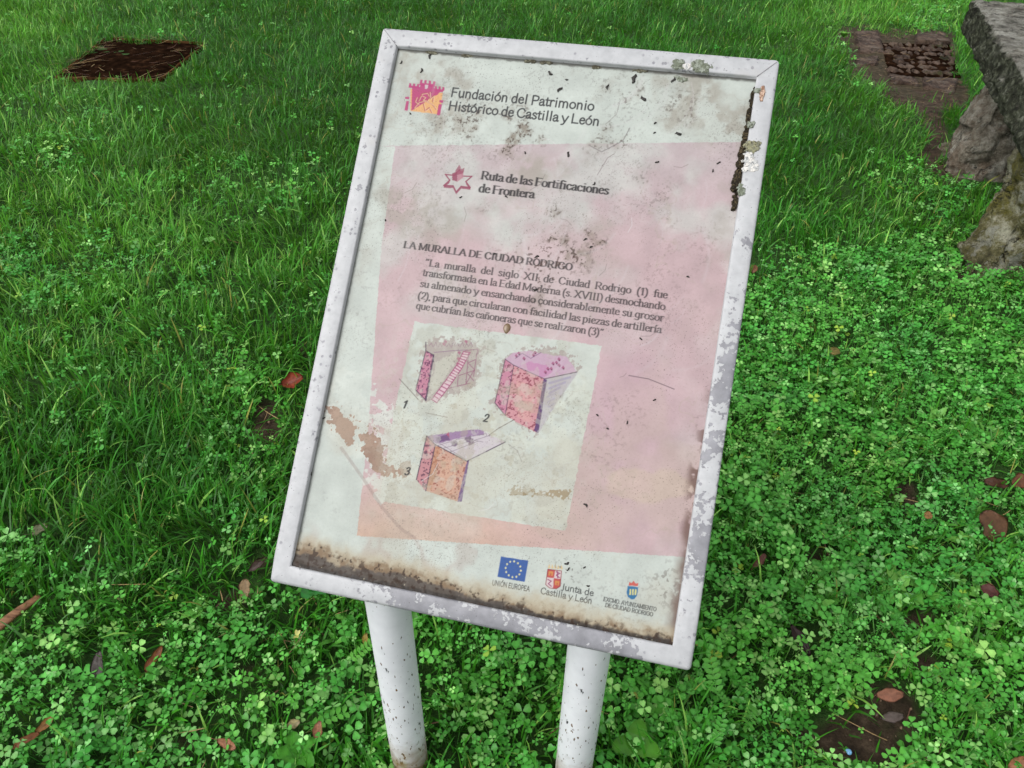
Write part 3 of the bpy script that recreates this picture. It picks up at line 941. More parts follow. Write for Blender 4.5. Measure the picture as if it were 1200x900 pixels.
# --- lettering: pen strokes laid into the print -----------------------------------------------
G = {
 'a': (.44, "~.07,.34 .12,.42 .22,.45 .31,.4 .33,.3;.33,.34 .33,.08;~.33,.1 .36,.01 .42,.04;~.33,.27 .18,.23 .07,.16 .08,.04 .17,.0 .26,.03 .33,.1"),
 'b': (.5, ".1,.68 .1,.02;~.1,.34 .2,.44 .34,.43 .43,.24 .36,.03 .22,.0 .1,.06"),
 'c': (.44, "~.38,.33 .34,.41 .24,.44 .1,.36 .07,.2 .14,.04 .26,.0 .39,.09"),
 'd': (.5, ".4,.68 .4,.0;~.4,.34 .3,.44 .16,.42 .07,.22 .14,.03 .27,.0 .4,.08"),
 'e': (.44, ".08,.25 .37,.25;~.37,.25 .35,.38 .24,.44 .12,.38 .07,.22 .13,.05 .26,.0 .39,.09"),
 'f': (.31, "~.36,.62 .28,.68 .17,.62 .15,.5;.15,.52 .15,.0;.04,.43 .29,.43"),
 'g': (.5, "~.4,.34 .3,.44 .16,.42 .07,.24 .14,.06 .27,.04 .4,.12;~.4,.44 .4,.1 .37,-.13 .25,-.2 .09,-.14"),
 'h': (.5, ".1,.68 .1,.0;~.1,.32 .2,.43 .33,.42 .39,.3;.39,.32 .39,.0"),
 'i': (.27, ".14,.44 .14,.0;.14,.61 .14,.63"),
 'l': (.27, ".14,.68 .14,.0"),
 'm': (.78, ".1,.44 .1,.0;~.1,.32 .19,.43 .31,.42 .38,.3;.38,.32 .38,.0;~.38,.32 .47,.43 .59,.42 .66,.3;.66,.32 .66,.0"),
 'n': (.5, ".1,.44 .1,.0;~.1,.32 .2,.43 .33,.42 .39,.3;.39,.32 .39,.0"),
 'o': (.5, "~.25,.44 .11,.37 .06,.22 .11,.07 .25,.0 .39,.07 .44,.22 .39,.37 .25,.44"),
 'p': (.5, ".1,.44 .1,-.2;~.1,.34 .2,.44 .34,.43 .43,.24 .36,.03 .22,.0 .1,.06"),
 'q': (.5, ".4,.44 .4,-.2;~.4,.34 .3,.44 .16,.42 .07,.22 .14,.03 .27,.0 .4,.08"),
 'r': (.35, ".1,.44 .1,.0;~.1,.3 .18,.42 .26,.45 .33,.41"),
 's': (.39, "~.32,.36 .24,.44 .12,.42 .08,.33 .17,.25 .28,.19 .33,.1 .25,.01 .14,.0 .06,.08"),
 't': (.29, "~.13,.58 .13,.3 .13,.08 .18,.01 .28,.05;.03,.43 .27,.43"),
 'u': (.5, ".1,.44 .1,.12;~.1,.16 .14,.03 .24,.0 .4,.1;.4,.44 .4,.0"),
 'y': (.48, ".04,.44 .25,.0;~.46,.44 .34,.18 .25,-.02 .17,-.16 .05,-.19"),
 'z': (.43, ".06,.43 .36,.43 .06,.01 .38,.01"),
 'A': (.68, ".04,.0 .33,.66;.33,.66 .63,.0;.15,.23 .5,.23"),
 'C': (.66, "~.58,.5 .48,.63 .33,.66 .14,.55 .07,.33 .14,.11 .33,.0 .48,.03 .6,.15"),
 'D': (.7, ".12,.66 .12,.0;~.12,.65 .35,.65 .55,.55 .62,.33 .55,.11 .35,.01 .12,.01"),
 'E': (.6, ".12,.66 .12,.0;.12,.64 .5,.64;.12,.34 .42,.34;.12,.02 .53,.02"),
 'F': (.55, ".12,.66 .12,.0;.12,.64 .5,.64;.12,.34 .42,.34"),
 'G': (.7, "~.58,.5 .48,.63 .33,.66 .14,.55 .07,.33 .14,.11 .33,.0 .48,.02 .6,.09;.6,.3 .6,.06;.45,.3 .66,.3"),
 'H': (.7, ".12,.66 .12,.0;.58,.66 .58,.0;.12,.34 .58,.34"),
 'I': (.33, ".16,.66 .16,.0"),
 'J': (.34, "~.22,.66 .22,.3 .22,.04 .16,-.06 .04,-.06"),
 'L': (.58, ".12,.66 .12,.0;.12,.02 .52,.02"),
 'M': (.88, ".12,.66 .12,.0;.12,.66 .43,.06;.43,.06 .76,.66;.76,.66 .76,.0"),
 'N': (.72, ".12,.66 .12,.0;.12,.66 .6,.02;.6,.66 .6,.0"),
 'O': (.7, "~.35,.66 .15,.56 .07,.33 .15,.1 .35,.0 .55,.1 .63,.33 .55,.56 .35,.66"),
 'P': (.58, ".12,.66 .12,.0;~.12,.65 .35,.65 .5,.58 .52,.47 .46,.34 .3,.3 .12,.3"),
 'R': (.66, ".12,.66 .12,.0;~.12,.65 .35,.65 .5,.58 .52,.47 .46,.34 .3,.3 .12,.3;.32,.3 .58,.0"),
 'T': (.6, ".3,.66 .3,.0;.04,.64 .56,.64"),
 'U': (.7, "~.12,.66 .12,.4 .12,.2 .2,.03 .36,.0 .52,.05 .58,.2 .58,.4 .58,.66"),
 'V': (.66, ".05,.66 .34,.0;.34,.0 .62,.66"),
 'X': (.7, ".08,.66 .6,.0;.6,.66 .08,.0"),
 'Y': (.66, ".05,.66 .33,.3;.33,.3 .62,.66;.33,.32 .33,.0"),
 '1': (.4, ".1,.53 .23,.65;.23,.66 .23,.0"),
 '2': (.46, "~.08,.5 .14,.63 .26,.66 .38,.6 .4,.46 .32,.3 .08,.03;.08,.02 .42,.02"),
 '3': (.46, "~.08,.55 .16,.65 .28,.65 .37,.55 .32,.4 .2,.36;~.2,.36 .36,.3 .4,.16 .3,.02 .16,.0 .06,.07"),
 '(': (.32, "~.27,.69 .14,.5 .1,.24 .14,-.02 .27,-.2"),
 ')': (.32, "~.05,.69 .18,.5 .22,.24 .18,-.02 .05,-.2"),
 ',': (.22, ".11,.04 .08,-.09"), '.': (.22, ".11,.03 .11,.045"),
 '“': (.4, ".13,.66 .09,.53;.28,.66 .24,.53"), '”': (.4, ".13,.66 .09,.53;.28,.66 .24,.53"),
}
G['ñ'] = (.5, G['n'][1] + ";~.13,.56 .2,.61 .3,.56 .37,.61")
G['í'] = (.27, ".14,.44 .14,.0;.12,.54 .22,.66")
G['ó'] = (.5, G['o'][1] + ";.23,.53 .33,.65")
G['Ó'] = (.7, G['O'][1] + ";.34,.76 .45,.87")

def catmull(p, m=5):
    p = np.array(p)
    q = np.concatenate([[2 * p[0] - p[1]], p, [2 * p[-1] - p[-2]]])
    if np.allclose(p[0], p[-1]):
        q[0], q[-1] = p[-2], p[1]
    out = []
    for i in range(1, len(q) - 2):
        for t in np.linspace(0, 1, m, endpoint=False):
            out.append(0.5 * (2 * q[i] + (q[i + 1] - q[i - 1]) * t + (2 * q[i - 1] - 5 * q[i] + 4 * q[i + 1] - q[i + 2]) * t * t + (3 * q[i] - q[i - 1] - 3 * q[i + 1] + q[i + 2]) * t ** 3))
    out.append(p[-1])
    return np.array(out)

_gc = {}
def glyph(ch, serif):
    key = (ch, serif)
    if key in _gc:
        return _gc[key]
    adv, s = G[ch]
    segs = []                                  # (polyline, is_serif)
    for st in s.split(';'):
        cur = st.startswith('~')
        pts = [tuple(map(float, p.split(','))) for p in st.lstrip('~').split()]
        segs.append((catmull(pts) if cur else np.array(pts), False))
        if serif and not cur and len(pts) == 2 and ch not in '()“”,.':
            (x0, y0), (x1, y1) = pts
            if abs(x1 - x0) < 1.05 * abs(y1 - y0) and abs(y1 - y0) > .12:
                for (x, y) in pts:
                    if y in (0.0, .66, -.2) and not (ch in 'VM' and x in (.34, .43)) and not (ch == 'A' and y == .66) and not (ch in 'dau' and False):
                        if ch == 'd' and y == 0 or ch == 'u' and y == 0:
                            segs.append((np.array([(x, .015), (x + .09, .015)]), True))
                        else:
                            yy = y + (.015 if y <= 0 else -.015)
                            segs.append((np.array([(x - .1, yy), (x + .1, yy)]), True))
                    elif y in (.44, .68):
                        segs.append((np.array([(x - .1, y - .035), (x, y - .01)]), True))
    _gc[key] = (adv, segs)
    return _gc[key]

# --- the printed sheet: a fine grid carrying the colours of print, stains and dirt -------------
CELL = 0.00072
U0, U1, V0, V1 = BORD - 0.0015, SW - BORD + 0.0015, BORD - 0.0015, SH - BORD + 0.0015
us = np.arange(U0, U1, CELL)
vsn = np.arange(V0, V1, CELL)
UU, VV = np.meshgrid(us, vsn)
WP = BL + EX * UU[..., None] + EY * VV[..., None] - EN * REC
PX, PY, _ = topx(WP)

def N(s, seed, o=4):                            # noise in sheet metres
    return fbm(UU * s, VV * s, seed, o)

def lay(c, m):
    """put colour c over the print with coverage m"""
    global CC
    CC = CC * (1 - m[..., None]) + np.asarray(c) * m[..., None]

def rag(poly, seed, amp=2.2, scale=160, soft=0.0):
    """ragged polygon on the sheet given by its corners in the photograph"""
    a = (N(scale, seed, 4) - .5) * 2 * amp
    b = (N(scale, seed + 7, 4) - .5) * 2 * amp
    return inpoly(PX + a, PY + b, poly).astype(float)

def paint():
    global CC
    CC = np.ones(UU.shape + (3,)) * lin(205, 212, 205)
    CC *= (0.955 + 0.09 * N(14, 1, 5))[..., None]
    # the big pink field, faded unevenly
    pinkp = [(440, 171), (900, 166), (900, 659), (418, 628), (430, 520), (447, 290), (463, 172)]
    fade = 0.93 - 0.5 * sstep(.48, .68, N(12, 4, 6)) * sstep(480, 260, PY) - 0.2 * sstep(.5, .7, N(9, 4, 5)) - 0.25 * sstep(240, 160, PY) * N(20, 6)
    pk = rag(pinkp, 3, 0.8)
    upper = sstep(165, 330, PY)[..., None]
    pc = lin(198, 178, 182) * (1 - upper) + lin(203, 174, 178) * upper
    low = sstep(540, 640, PY)[..., None] * sstep(760, 480, PX)[..., None]
    pc = pc * (1 - low) + lin(212, 176, 154) * low
    CC = CC * (1 - (pk * fade)[..., None]) + pc * (pk * fade)[..., None]
    lay(lin(204, 168, 184), pk * 0.5 * np.exp(-((PX - 740) / 40) ** 2 - ((PY - 470) / 60) ** 2))
    lay(lin(208, 188, 172), pk * 0.6 * sstep(.46, .56, N(22, 8) * .5 + .5 * np.exp(-((PX - 755) / 55) ** 2 - ((PY - 570) / 26) ** 2)))
    # white box of the drawings
    bx = rag([(486, 377), (705, 405), (663, 622), (445, 587), (462, 480)], 12, 1.6)
    lay(lin(204, 211, 203), bx * 0.97)
    lay(lin(184, 184, 170), bx * 0.5 * sstep(.5, .62, N(40, 15, 5)))
    lay(lin(210, 214, 202), bx * 0.7 * sstep(.5, .54, N(55, 16, 5)) * sstep(420, 470, PY))
    # the damaged white margin left of the pink strip
    lay(lin(214, 220, 212), 0.8 * rag([(395, 430), (440, 440), (440, 470), (470, 480), (480, 560), (446, 590), (420, 560), (395, 520), (370, 500)], 18, 5) * sstep(.44, .48, N(60, 19, 5)))
    # peeled layers
    for poly, sd in (([(384, 477), (394, 476), (412, 490), (419, 500), (415, 520), (410, 524), (398, 512), (386, 494)], 20),
                     ([(424, 503), (434, 502), (446, 515), (453, 522), (449, 535), (456, 546), (474, 548), (480, 556), (474, 560), (468, 556), (456, 559), (444, 553), (436, 545), (424, 534)], 21)):
        pl = rag(poly, sd, 9, 190)
        lay(lin(226, 228, 220), rag([(x + (x - 430) * .05, y - 1) for x, y in poly], sd, 12, 190) * .8)
        lay(lin(172, 142, 124), pl)
        lay(lin(152, 122, 106), pl * 0.6 * sstep(.5, .6, N(70, 23)))
    pl = rag([(596, 574), (604, 571), (622, 574), (640, 577), (656, 572), (668, 574), (667, 584), (655, 583), (642, 579), (610, 578), (599, 580)], 25, 7, 260)
    lay(lin(160, 144, 114), pl)
    lay(lin(172, 158, 140), rag([(466, 545), (480, 540), (482, 556), (472, 560)], 26, 3, 200) * .8)
    # crazed cracks round the peel
    cr = np.abs(N(120, 28, 3) - .5)
    lay(lin(140, 130, 112), 0.75 * sstep(.012, .004, cr) * np.exp(-((PX - 475) / 30) ** 2 - ((PY - 550) / 32) ** 2))
    lay(lin(140, 130, 112), 0.6 * sstep(.01, .004, cr) * np.exp(-((PX - 650) / 25) ** 2 - ((PY - 565) / 10) ** 2))
    CC *= (0.84 + 0.3 * N(45, 5, 6))[..., None]
    lay(lin(186, 174, 152), .28 * sstep(.5, .66, N(13, 57, 6)) * sstep(330, 520, PY))
    lay(lin(178, 168, 152), .5 * sstep(.0, .02, .012 - np.abs(N(11, 58, 5) - .5)) * sstep(.45, .6, N(7, 59, 3)))
    draw_pictures()
    lay(lin(202, 202, 190), .4 * sstep(.56, .63, N(110, 55, 5)) * np.clip(np.exp(-((PX - 560) / 120) ** 4 - ((PY - 500) / 110) ** 4), 0, 1))
    lay(lin(172, 164, 140), .4 * sstep(.6, .68, N(60, 56, 5)) * np.exp(-((PX - 560) / 110) ** 4 - ((PY - 510) / 90) ** 4))
    grime_film()
    emblems()
    lettering()
    grime()

def W_(x0, y0, x1, y1):
    """index window of the grid that covers a photograph box"""
    u, v = uvpx(np.array([x0, x1, x1, x0], float), np.array([y0, y0, y1, y1], float))
    i0, i1 = np.clip([int((v.min() - V0) / CELL) - 2, int((v.max() - V0) / CELL) + 3], 0, len(vsn))
    j0, j1 = np.clip([int((u.min() - U0) / CELL) - 2, int((u.max() - U0) / CELL) + 3], 0, len(us))
    return slice(i0, i1), slice(j0, j1)

def fillp(poly, c, a=1.0, wob=0.35, dots=None):
    xs_, ys_ = [p[0] for p in poly], [p[1] for p in poly]
    s = W_(min(xs_) - 2, min(ys_) - 2, max(xs_) + 2, max(ys_) + 2)
    x, y = PX[s], PY[s]
    nz = fbm(x * .35, y * .35, 41, 3)
    m = np.zeros(x.shape)
    for dx, dy in ((-.25, -.25), (.25, -.25), (-.25, .25), (.25, .25)):
        m += inpoly(x + dx + (nz - .5) * wob * 2, y + dy - (nz - .5) * wob * 2, poly) * .25
    CC[s] = CC[s] * (1 - (m * a)[..., None]) + np.asarray(c) * (m * a)[..., None]
    if dots:
        dc, ds, dth, da = dots
        v = fbm(x * ds, y * ds, 43, 2)
        k = m * sstep(dth, dth + .05, v) * da
        CC[s] = CC[s] * (1 - k[..., None]) + np.asarray(dc) * k[..., None]

def stroke(pts, c, wpx=1.0, a=0.9):
    xs_, ys_ = [p[0] for p in pts], [p[1] for p in pts]
    s = W_(min(xs_) - 3, min(ys_) - 3, max(xs_) + 3, max(ys_) + 3)
    d = np.full(PX[s].shape, 1e9)
    for p, q in zip(pts[:-1], pts[1:]):
        d = np.minimum(d, segdist(PX[s], PY[s], p, q))
    m = np.clip((wpx * 1.25 / 2 - d) / .6 + .5, 0, 1) * min(1, a * 1.12)
    CC[s] = CC[s] * (1 - m[..., None]) + np.asarray(c) * m[..., None]

def draw_pictures():
    halo = lin(172, 160, 154)
    pur, dk = lin(92, 58, 112), lin(70, 44, 78)
    # 1: thin wall with stairs
    a = [(497, 402), (512, 396), (535, 398), (556, 400), (565, 410), (562, 440), (556, 455), (530, 462), (500, 470), (488, 458), (495, 420)]
    fillp(a, halo, .85, 12)
    fillp([(509, 425), (536, 412), (530, 430), (520, 445), (508, 462), (502, 465)], lin(198, 199, 184), .7, 6)
    fillp([(499, 411), (508, 416), (499, 469), (487, 457)], lin(192, 126, 150), .97, .3, (lin(106, 50, 88), .6, .58, .85))
    for p in ([(499, 411), (508, 416), (508, 424)], [(499, 411), (487, 457), (499, 469)], [(499, 401), (499, 411)]):
        stroke(p, dk, .9, .8)
    stroke([(508, 416), (499, 469)], dk, 1.6, .75)
    stroke([(509, 413), (530, 411), (548, 410)], lin(150, 120, 140), .7)
    L, Rr = [(506, 468), (523, 445), (535, 428), (543, 412)], [(512, 472), (530, 448), (541, 432), (551, 413)]
    fillp(L + Rr[::-1], lin(222, 190, 200), .9)
    stroke(L, lin(158, 82, 116), .8)
    stroke(Rr, lin(158, 82, 116), .8)
    for k in range(19):
        t = k / 18
        i = min(int(t * 3), 2)
        f = t * 3 - i
        p = [L[i][j] * (1 - f) + L[i + 1][j] * f for j in (0, 1)]
        q = [Rr[i][j] * (1 - f) + Rr[i + 1][j] * f for j in (0, 1)]
        stroke([p, q], lin(166, 84, 122), 1.1, .85)
    for p in ([(549, 414), (546, 450)], [(559, 413), (555, 441)], [(549, 425), (558, 421)], [(538, 440), (556, 434)], [(526, 455), (551, 449)], [(549, 426), (556, 433), (546, 450)], [(537, 440), (536, 452)],
              [(545, 411), (560, 409), (560, 415)], [(548, 438), (555, 446)]):
        stroke(p, lin(150, 92, 118), .8, .75)
    for k in range(10):
        x = 503 + k * 5.2
        stroke([(x, 405 + (k % 3)), (x + 2.5, 402 - (k % 2)), (x + 4, 406)], lin(150, 116, 132), .7, .6)
    for x, y in ((520, 403), (522, 400), (537, 420), (538, 413), (536, 426), (546, 400)):
        fillp([(x - 2, y), (x, y - 2), (x + 2, y), (x + 1, y + 3)], lin(170, 84, 120), .75)
    # 2: widened wall
    a = [(590, 420), (602, 412), (626, 408), (656, 412), (672, 420), (678, 434), (660, 460), (640, 490), (630, 512), (612, 500), (580, 475), (572, 474), (584, 455)]
    fillp(a, halo, .85, 12)
    fillp([(637, 445), (641, 444), (678, 436), (668, 450), (650, 476), (631, 508)], lin(190, 186, 190), .85, 1)
    for y in (446, 452, 458):
        stroke([(644, y + 3), (668 - (y - 446), y - 4)], lin(150, 138, 178), 2.2, .45)
    for k in range(4):
        stroke([(641 + k, 465 + k * 6), (651 - k, 461 + k * 6)], lin(160, 150, 180), 1.5, .4)
    fillp([(592, 421), (603, 428), (637, 444), (642, 443), (676, 435), (664, 418), (645, 416), (618, 411), (602, 413)], lin(200, 166, 190), .85, 1)
    fillp([(606, 430), (620, 424), (640, 428), (648, 436), (636, 443)], lin(196, 136, 176), .8, 1.5)
    fillp([(592, 421), (602, 428), (592, 487), (580, 472)], lin(198, 132, 156), .97, .3, (lin(120, 46, 84), .5, .58, .85))
    fillp([(602, 428), (638, 444), (628, 507), (592, 487)], lin(208, 148, 156), .97, .3, (lin(140, 58, 80), .5, .60, .85))
    fillp([(605, 445), (628, 455), (622, 495), (606, 488)], lin(222, 176, 166), .4, 3)
    fillp([(637, 444), (641, 445), (631, 508), (626, 505)], pur, .95)
    for p in ([(592, 421), (602, 428), (638, 444), (676, 436)], [(602, 428), (592, 487)], [(592, 421), (580, 472), (592, 487)]):
        stroke(p, dk, .8, .75)
    for x, y in ((605, 417), (608, 414), (625, 416), (627, 413), (652, 425), (655, 421), (642, 432), (646, 432), (655, 428), (614, 420), (648, 426), (639, 436), (660, 431)):
        fillp([(x - 2, y), (x, y - 2.4), (x + 2, y), (x + 1, y + 2.6)], lin(158, 62, 112), .8)
        fillp([(x - 1, y + 1), (x + 1.4, y + .4), (x + .8, y + 2.4)], lin(50, 30, 52), .8)
    stroke([(604, 420), (612, 414), (622, 420), (634, 413)], lin(128, 92, 128), .7, .7)
    # 3: cut through the wall with gun embrasures
    a = [(498, 510), (520, 503), (566, 500), (582, 508), (600, 512), (640, 540), (640, 575), (560, 590), (488, 566), (486, 540)]
    fillp(a, lin(200, 200, 186), .45, 12)
    fillp([(500, 511), (563, 503), (575, 510), (592, 518), (549, 540), (510, 521)], lin(206, 196, 204), .85, 1)
    fillp([(500, 511), (545, 504), (566, 503), (568, 509), (540, 513), (510, 521)], lin(140, 98, 150), .8, 1.4)
    fillp([(510, 513), (524, 509), (528, 515), (512, 519)], lin(98, 62, 112), .8, 1)
    for x, y in ((532, 520), (548, 515), (551, 518)):
        fillp([(x - 4, y - 2), (x + 3, y - 4), (x + 5, y + 1), (x - 1, y + 4)], lin(112, 86, 112), .85, 1.6)
    for p in ([(513, 522), (540, 514), (570, 508)], [(520, 525), (556, 516), (575, 510)], [(545, 538), (516, 520)], [(527, 530), (560, 517)], [(556, 516), (566, 518)]):
        stroke(p, lin(130, 112, 130), .7, .6)
    fillp([(500, 511), (510, 521), (499, 576), (488, 562)], lin(194, 134, 140), .97, .3, (lin(92, 46, 76), .5, .58, .85))
    fillp([(510, 521), (548, 541), (537, 588), (499, 575)], lin(202, 158, 138), .97, .3, (lin(150, 82, 72), .48, .60, .85))
    fillp([(510, 521), (516, 524), (505, 577), (499, 575)], lin(186, 130, 94), .55, 1)
    fillp([(518, 536), (538, 546), (531, 580), (514, 574)], lin(216, 176, 148), .4, 4)
    fillp([(547, 541), (550, 538), (541, 588), (536, 588)], lin(116, 88, 132), .95)
    for p in ([(500, 511), (510, 521), (548, 541)], [(510, 521), (499, 575)], [(500, 511), (488, 562)], [(548, 540), (570, 529), (592, 518)]):
        stroke(p, dk, 1.0, .8)
    stroke([(573, 510), (584, 502), (602, 492)], lin(120, 106, 100), .8)
    fillp([(523, 509), (526, 506), (527, 513)], lin(176, 60, 96), .8)

def emblems():
    pk, ye = lin(186, 62, 122), lin(232, 176, 116)
    # castle
    fillp([(481, 104), (487, 105), (519, 109), (515, 134), (481, 130)], ye, .95)
    fillp([(483, 101), (492, 102), (494, 98), (508, 100), (509, 104), (517, 106), (513, 111), (506, 114), (496, 121), (482, 130)], pk, .95, .1)
    for x, y in ((479.5, 97.2), (484.2, 97.8), (488.9, 98.4), (492.6, 93.2), (497.6, 93.8), (502.6, 94.4), (507.6, 95), (509.6, 100.6), (514, 101.2), (518.4, 101.8)):
        fillp([(x, y), (x + 2.7, y + .3), (x + 2.2, y + 4.2), (x - .4, y + 3.8)], pk, .95, .05)
    fillp([(479.2, 100), (491.4, 101.5), (491, 104), (479, 102.6)], pk, .95, .05)
    fillp([(492, 96.6), (510, 98.8), (509, 102), (491.6, 100)], pk, .95, .05)
    fillp([(508.6, 103.6), (520.6, 105), (518.6, 108), (508, 106.6)], pk, .95, .05)
    fillp([(498, 99), (502, 99.4), (501, 104), (498, 104)], lin(214, 218, 214), .7, .1)
    for p in ([(475, 113), (480, 113.6), (479.4, 116.6), (474.6, 116)], [(476, 118), (479.4, 118.4), (477.6, 130), (474, 129.5)], [(515, 117), (520, 117.6), (519, 120.6), (514.6, 120)], [(514, 122), (518, 122.4), (515.6, 135), (511.6, 134.5)]):
        fillp(p, pk, .95, .1)
    for p in ([(485, 126), (490, 120), (497, 118), (506, 122), (511, 128)], [(490, 118), (494, 110), (500, 109), (503, 114), (500, 119)], [(488, 114), (486, 119), (490, 122)], [(503, 108), (504, 116), (508, 112), (507, 119)],
              [(496, 121), (498, 130), (503, 126), (506, 132)], [(494, 112), (498, 114), (495, 117), (499, 118)]):
        stroke(p, lin(176, 84, 96), .9, .8)
        stroke([(x + 1.1, y + .5) for x, y in p], lin(232, 196, 160), .7, .7)
    # star with a little fort
    mr = lin(150, 70, 96)
    pts = []
    for k in range(6):
        a = R_(60 * k + 6)
        pts.append((536.5 + 18 * math.sin(a), 212 - 13 * math.cos(a)))
        a = R_(60 * k + 36)
        pts.append((536.5 + 9.5 * math.sin(a), 212 - 7 * math.cos(a)))
    for k in range(12):
        stroke([pts[k], pts[(k + 1) % 12]], mr, 1.2, .85)
    for k in (5, 6, 7, 3, 4, 8):
        p, q = pts[k], pts[(k + 1) % 12]
        fillp([p, q, (q[0], q[1] + 2.8), (p[0], p[1] + 2.8)], mr, .9, .1)
    fillp([(530, 203), (536, 201), (536, 213), (530, 211)], mr, .95, .2)
    fillp([(536, 201), (543, 200), (543, 208), (536, 213)], lin(186, 128, 142), .9, .2)
    fillp([(533, 201), (538, 193), (541, 198), (545, 196), (543, 203), (536, 205)], mr, .8, 1)
    # flag with twelve stars
    fillp([(587, 652), (619, 657), (615, 682), (583, 676)], lin(44, 88, 160), .97, .1)
    c = np.array([601.5, 667.0])
    for k in range(12):
        a = R_(30 * k)
        x, y = c + np.array([8.9 * math.sin(a) + 1.0 * math.cos(a), -9.2 * math.cos(a) + 1.6 * math.sin(a)])
        fillp([(x, y - 1.3), (x + 1.1, y - .2), (x + .7, y + 1.2), (x - .7, y + 1.2), (x - 1.1, y - .2)], lin(226, 222, 170), .95, 0)
    # quartered shield
    rd = lin(190, 66, 66)
    fillp([(642, 667), (658, 669), (656.5, 687), (652, 690), (644, 689), (639.5, 685)], rd, .95, .1)
    fillp([(650.5, 668), (658, 669), (657, 678.5), (649, 677.5)], lin(220, 206, 206), .95, .1)
    fillp([(640.6, 676.5), (649, 677.5), (648, 689.5), (644, 689), (639.5, 685)], lin(220, 206, 206), .95, .1)
    for p in ([(652, 670), (656, 672), (652, 674), (655.5, 677)], [(642, 679), (646, 681), (642.5, 684), (646, 687)], [(653, 669.5), (653.5, 677)]):
        stroke(p, lin(150, 60, 110), 1.1, .8)
    for x, y in ((645.5, 672), (653, 683)):
        fillp([(x - 2.6, y - 2.6), (x + 2.8, y - 2), (x + 2.2, y + 3), (x - 2.8, y + 2.4)], lin(214, 150, 84), .85, .3)
        fillp([(x - .6, y), (x + .8, y), (x + .6, y + 2.4), (x - .8, y + 2.4)], rd, .8, .1)
    stroke([(642, 667), (658, 669), (656.5, 687), (652, 690), (644, 689), (639.5, 685), (642, 667)], lin(140, 50, 60), .8, .8)
    for k in range(5):
        x = 643.6 + k * 3.6
        fillp([(x - 1.3, 664.5 + k * .3), (x, 660.5 + k * .3), (x + 1.3, 664.5 + k * .3), (x + 1.2, 666 + k * .3), (x - 1.2, 666 + k * .3)], lin(222, 190, 130), .8, .2)
    # town shield
    fillp([(735.5, 686.5), (748, 688), (746.6, 698), (743.5, 702), (740, 702.6), (735.6, 699.5), (734.2, 694)], lin(40, 112, 160), .97, .1)
    for x in (737.9, 741.0, 744.1):
        fillp([(x, 690.2), (x + 1.8, 690.4), (x + 1.4, 697.5), (x - .4, 697.2)], lin(222, 216, 140), .95, 0)
    for p in ([(736.6, 686), (737.4, 681.8), (740, 683.5), (742.4, 680.4), (745, 684), (748.2, 683), (747.4, 687)],):
        fillp(p, lin(206, 92, 82), .95, .2)

def text(s, a, b, cap, serif, wx, wy, col, justify=True, shear=0.0, fade=0.95):
    """one line of lettering; a and b are the ends of its baseline on the photograph, cap its capital height in pixels"""
    ua, va = uvpx(float(a[0]), float(a[1]))
    ub, vb = uvpx(float(b[0]), float(b[1]))
    e = np.array([ub - ua, vb - va])
    Lw = np.hypot(*e)
    e /= Lw
    nr = np.array([-e[1], e[0]])
    # metres per pixel at the line
    u2, v2 = uvpx(float(a[0]), float(a[1]) - 10.0)
    mpp = np.hypot(u2 - ua, v2 - va) / 10
    k = cap * mpp / 0.66
    adv = [(.26 if ch == ' ' else glyph(ch, serif)[0]) * k for ch in s]
    tot = sum(adv)
    nsp = s.count(' ')
    sx, extra = 1.0, 0.0
    if justify and nsp:
        extra = (Lw - tot) / nsp
        if extra < -0.08 * k:
            sx = (Lw + 0.08 * k * nsp) / tot
            extra = -0.08 * k
        elif extra > 0.5 * k:
            sx = min(1.18, (Lw - .4 * k * nsp) / tot)
            extra = (Lw - tot * sx) / nsp
    else:
        sx = Lw / tot
    x = 0.0
    for ch, ad in zip(s, adv):
        if ch == ' ':
            x += ad * sx + extra
            continue
        o = np.array([ua, va]) + e * x
        x += ad * sx
        # window
        pad = 0.25 * k
        cs = np.array([o + e * i + nr * j for i in (-pad, ad * sx + pad) for j in (-.3 * k, 1.0 * k)])
        j0, j1 = int((cs[:, 0].min() - U0) / CELL), int((cs[:, 0].max() - U0) / CELL) + 2
        i0, i1 = int((cs[:, 1].min() - V0) / CELL), int((cs[:, 1].max() - V0) / CELL) + 2
        sl = (slice(max(i0, 0), i1), slice(max(j0, 0), j1))
        du, dv_ = UU[sl] - o[0], VV[sl] - o[1]
        gx, gy = (du * e[0] + dv_ * e[1]) / (k * sx), (du * nr[0] + dv_ * nr[1]) / k
        gx = gx - shear * gy
        m = np.zeros(gx.shape)
        aa = CELL / k
        for pl, isr in glyph(ch, serif)[1]:
            ax, ay = (wx / 2, wy / 2) if not isr else (wy / 2, wy / 2)
            d = np.full(gx.shape, 1e9)
            for p, q in zip(pl[:-1], pl[1:]):
                d = np.minimum(d, segdist(gx / ax, gy / ay, (p[0] / ax, p[1] / ay), (q[0] / ax, q[1] / ay)))
            m = np.maximum(m, np.clip((1 - d) * min(ax, ay) / aa * 0.9 + .5, 0, 1))
        m *= fade
        CC[sl] = CC[sl] * (1 - m[..., None]) + np.asarray(col) * m[..., None]

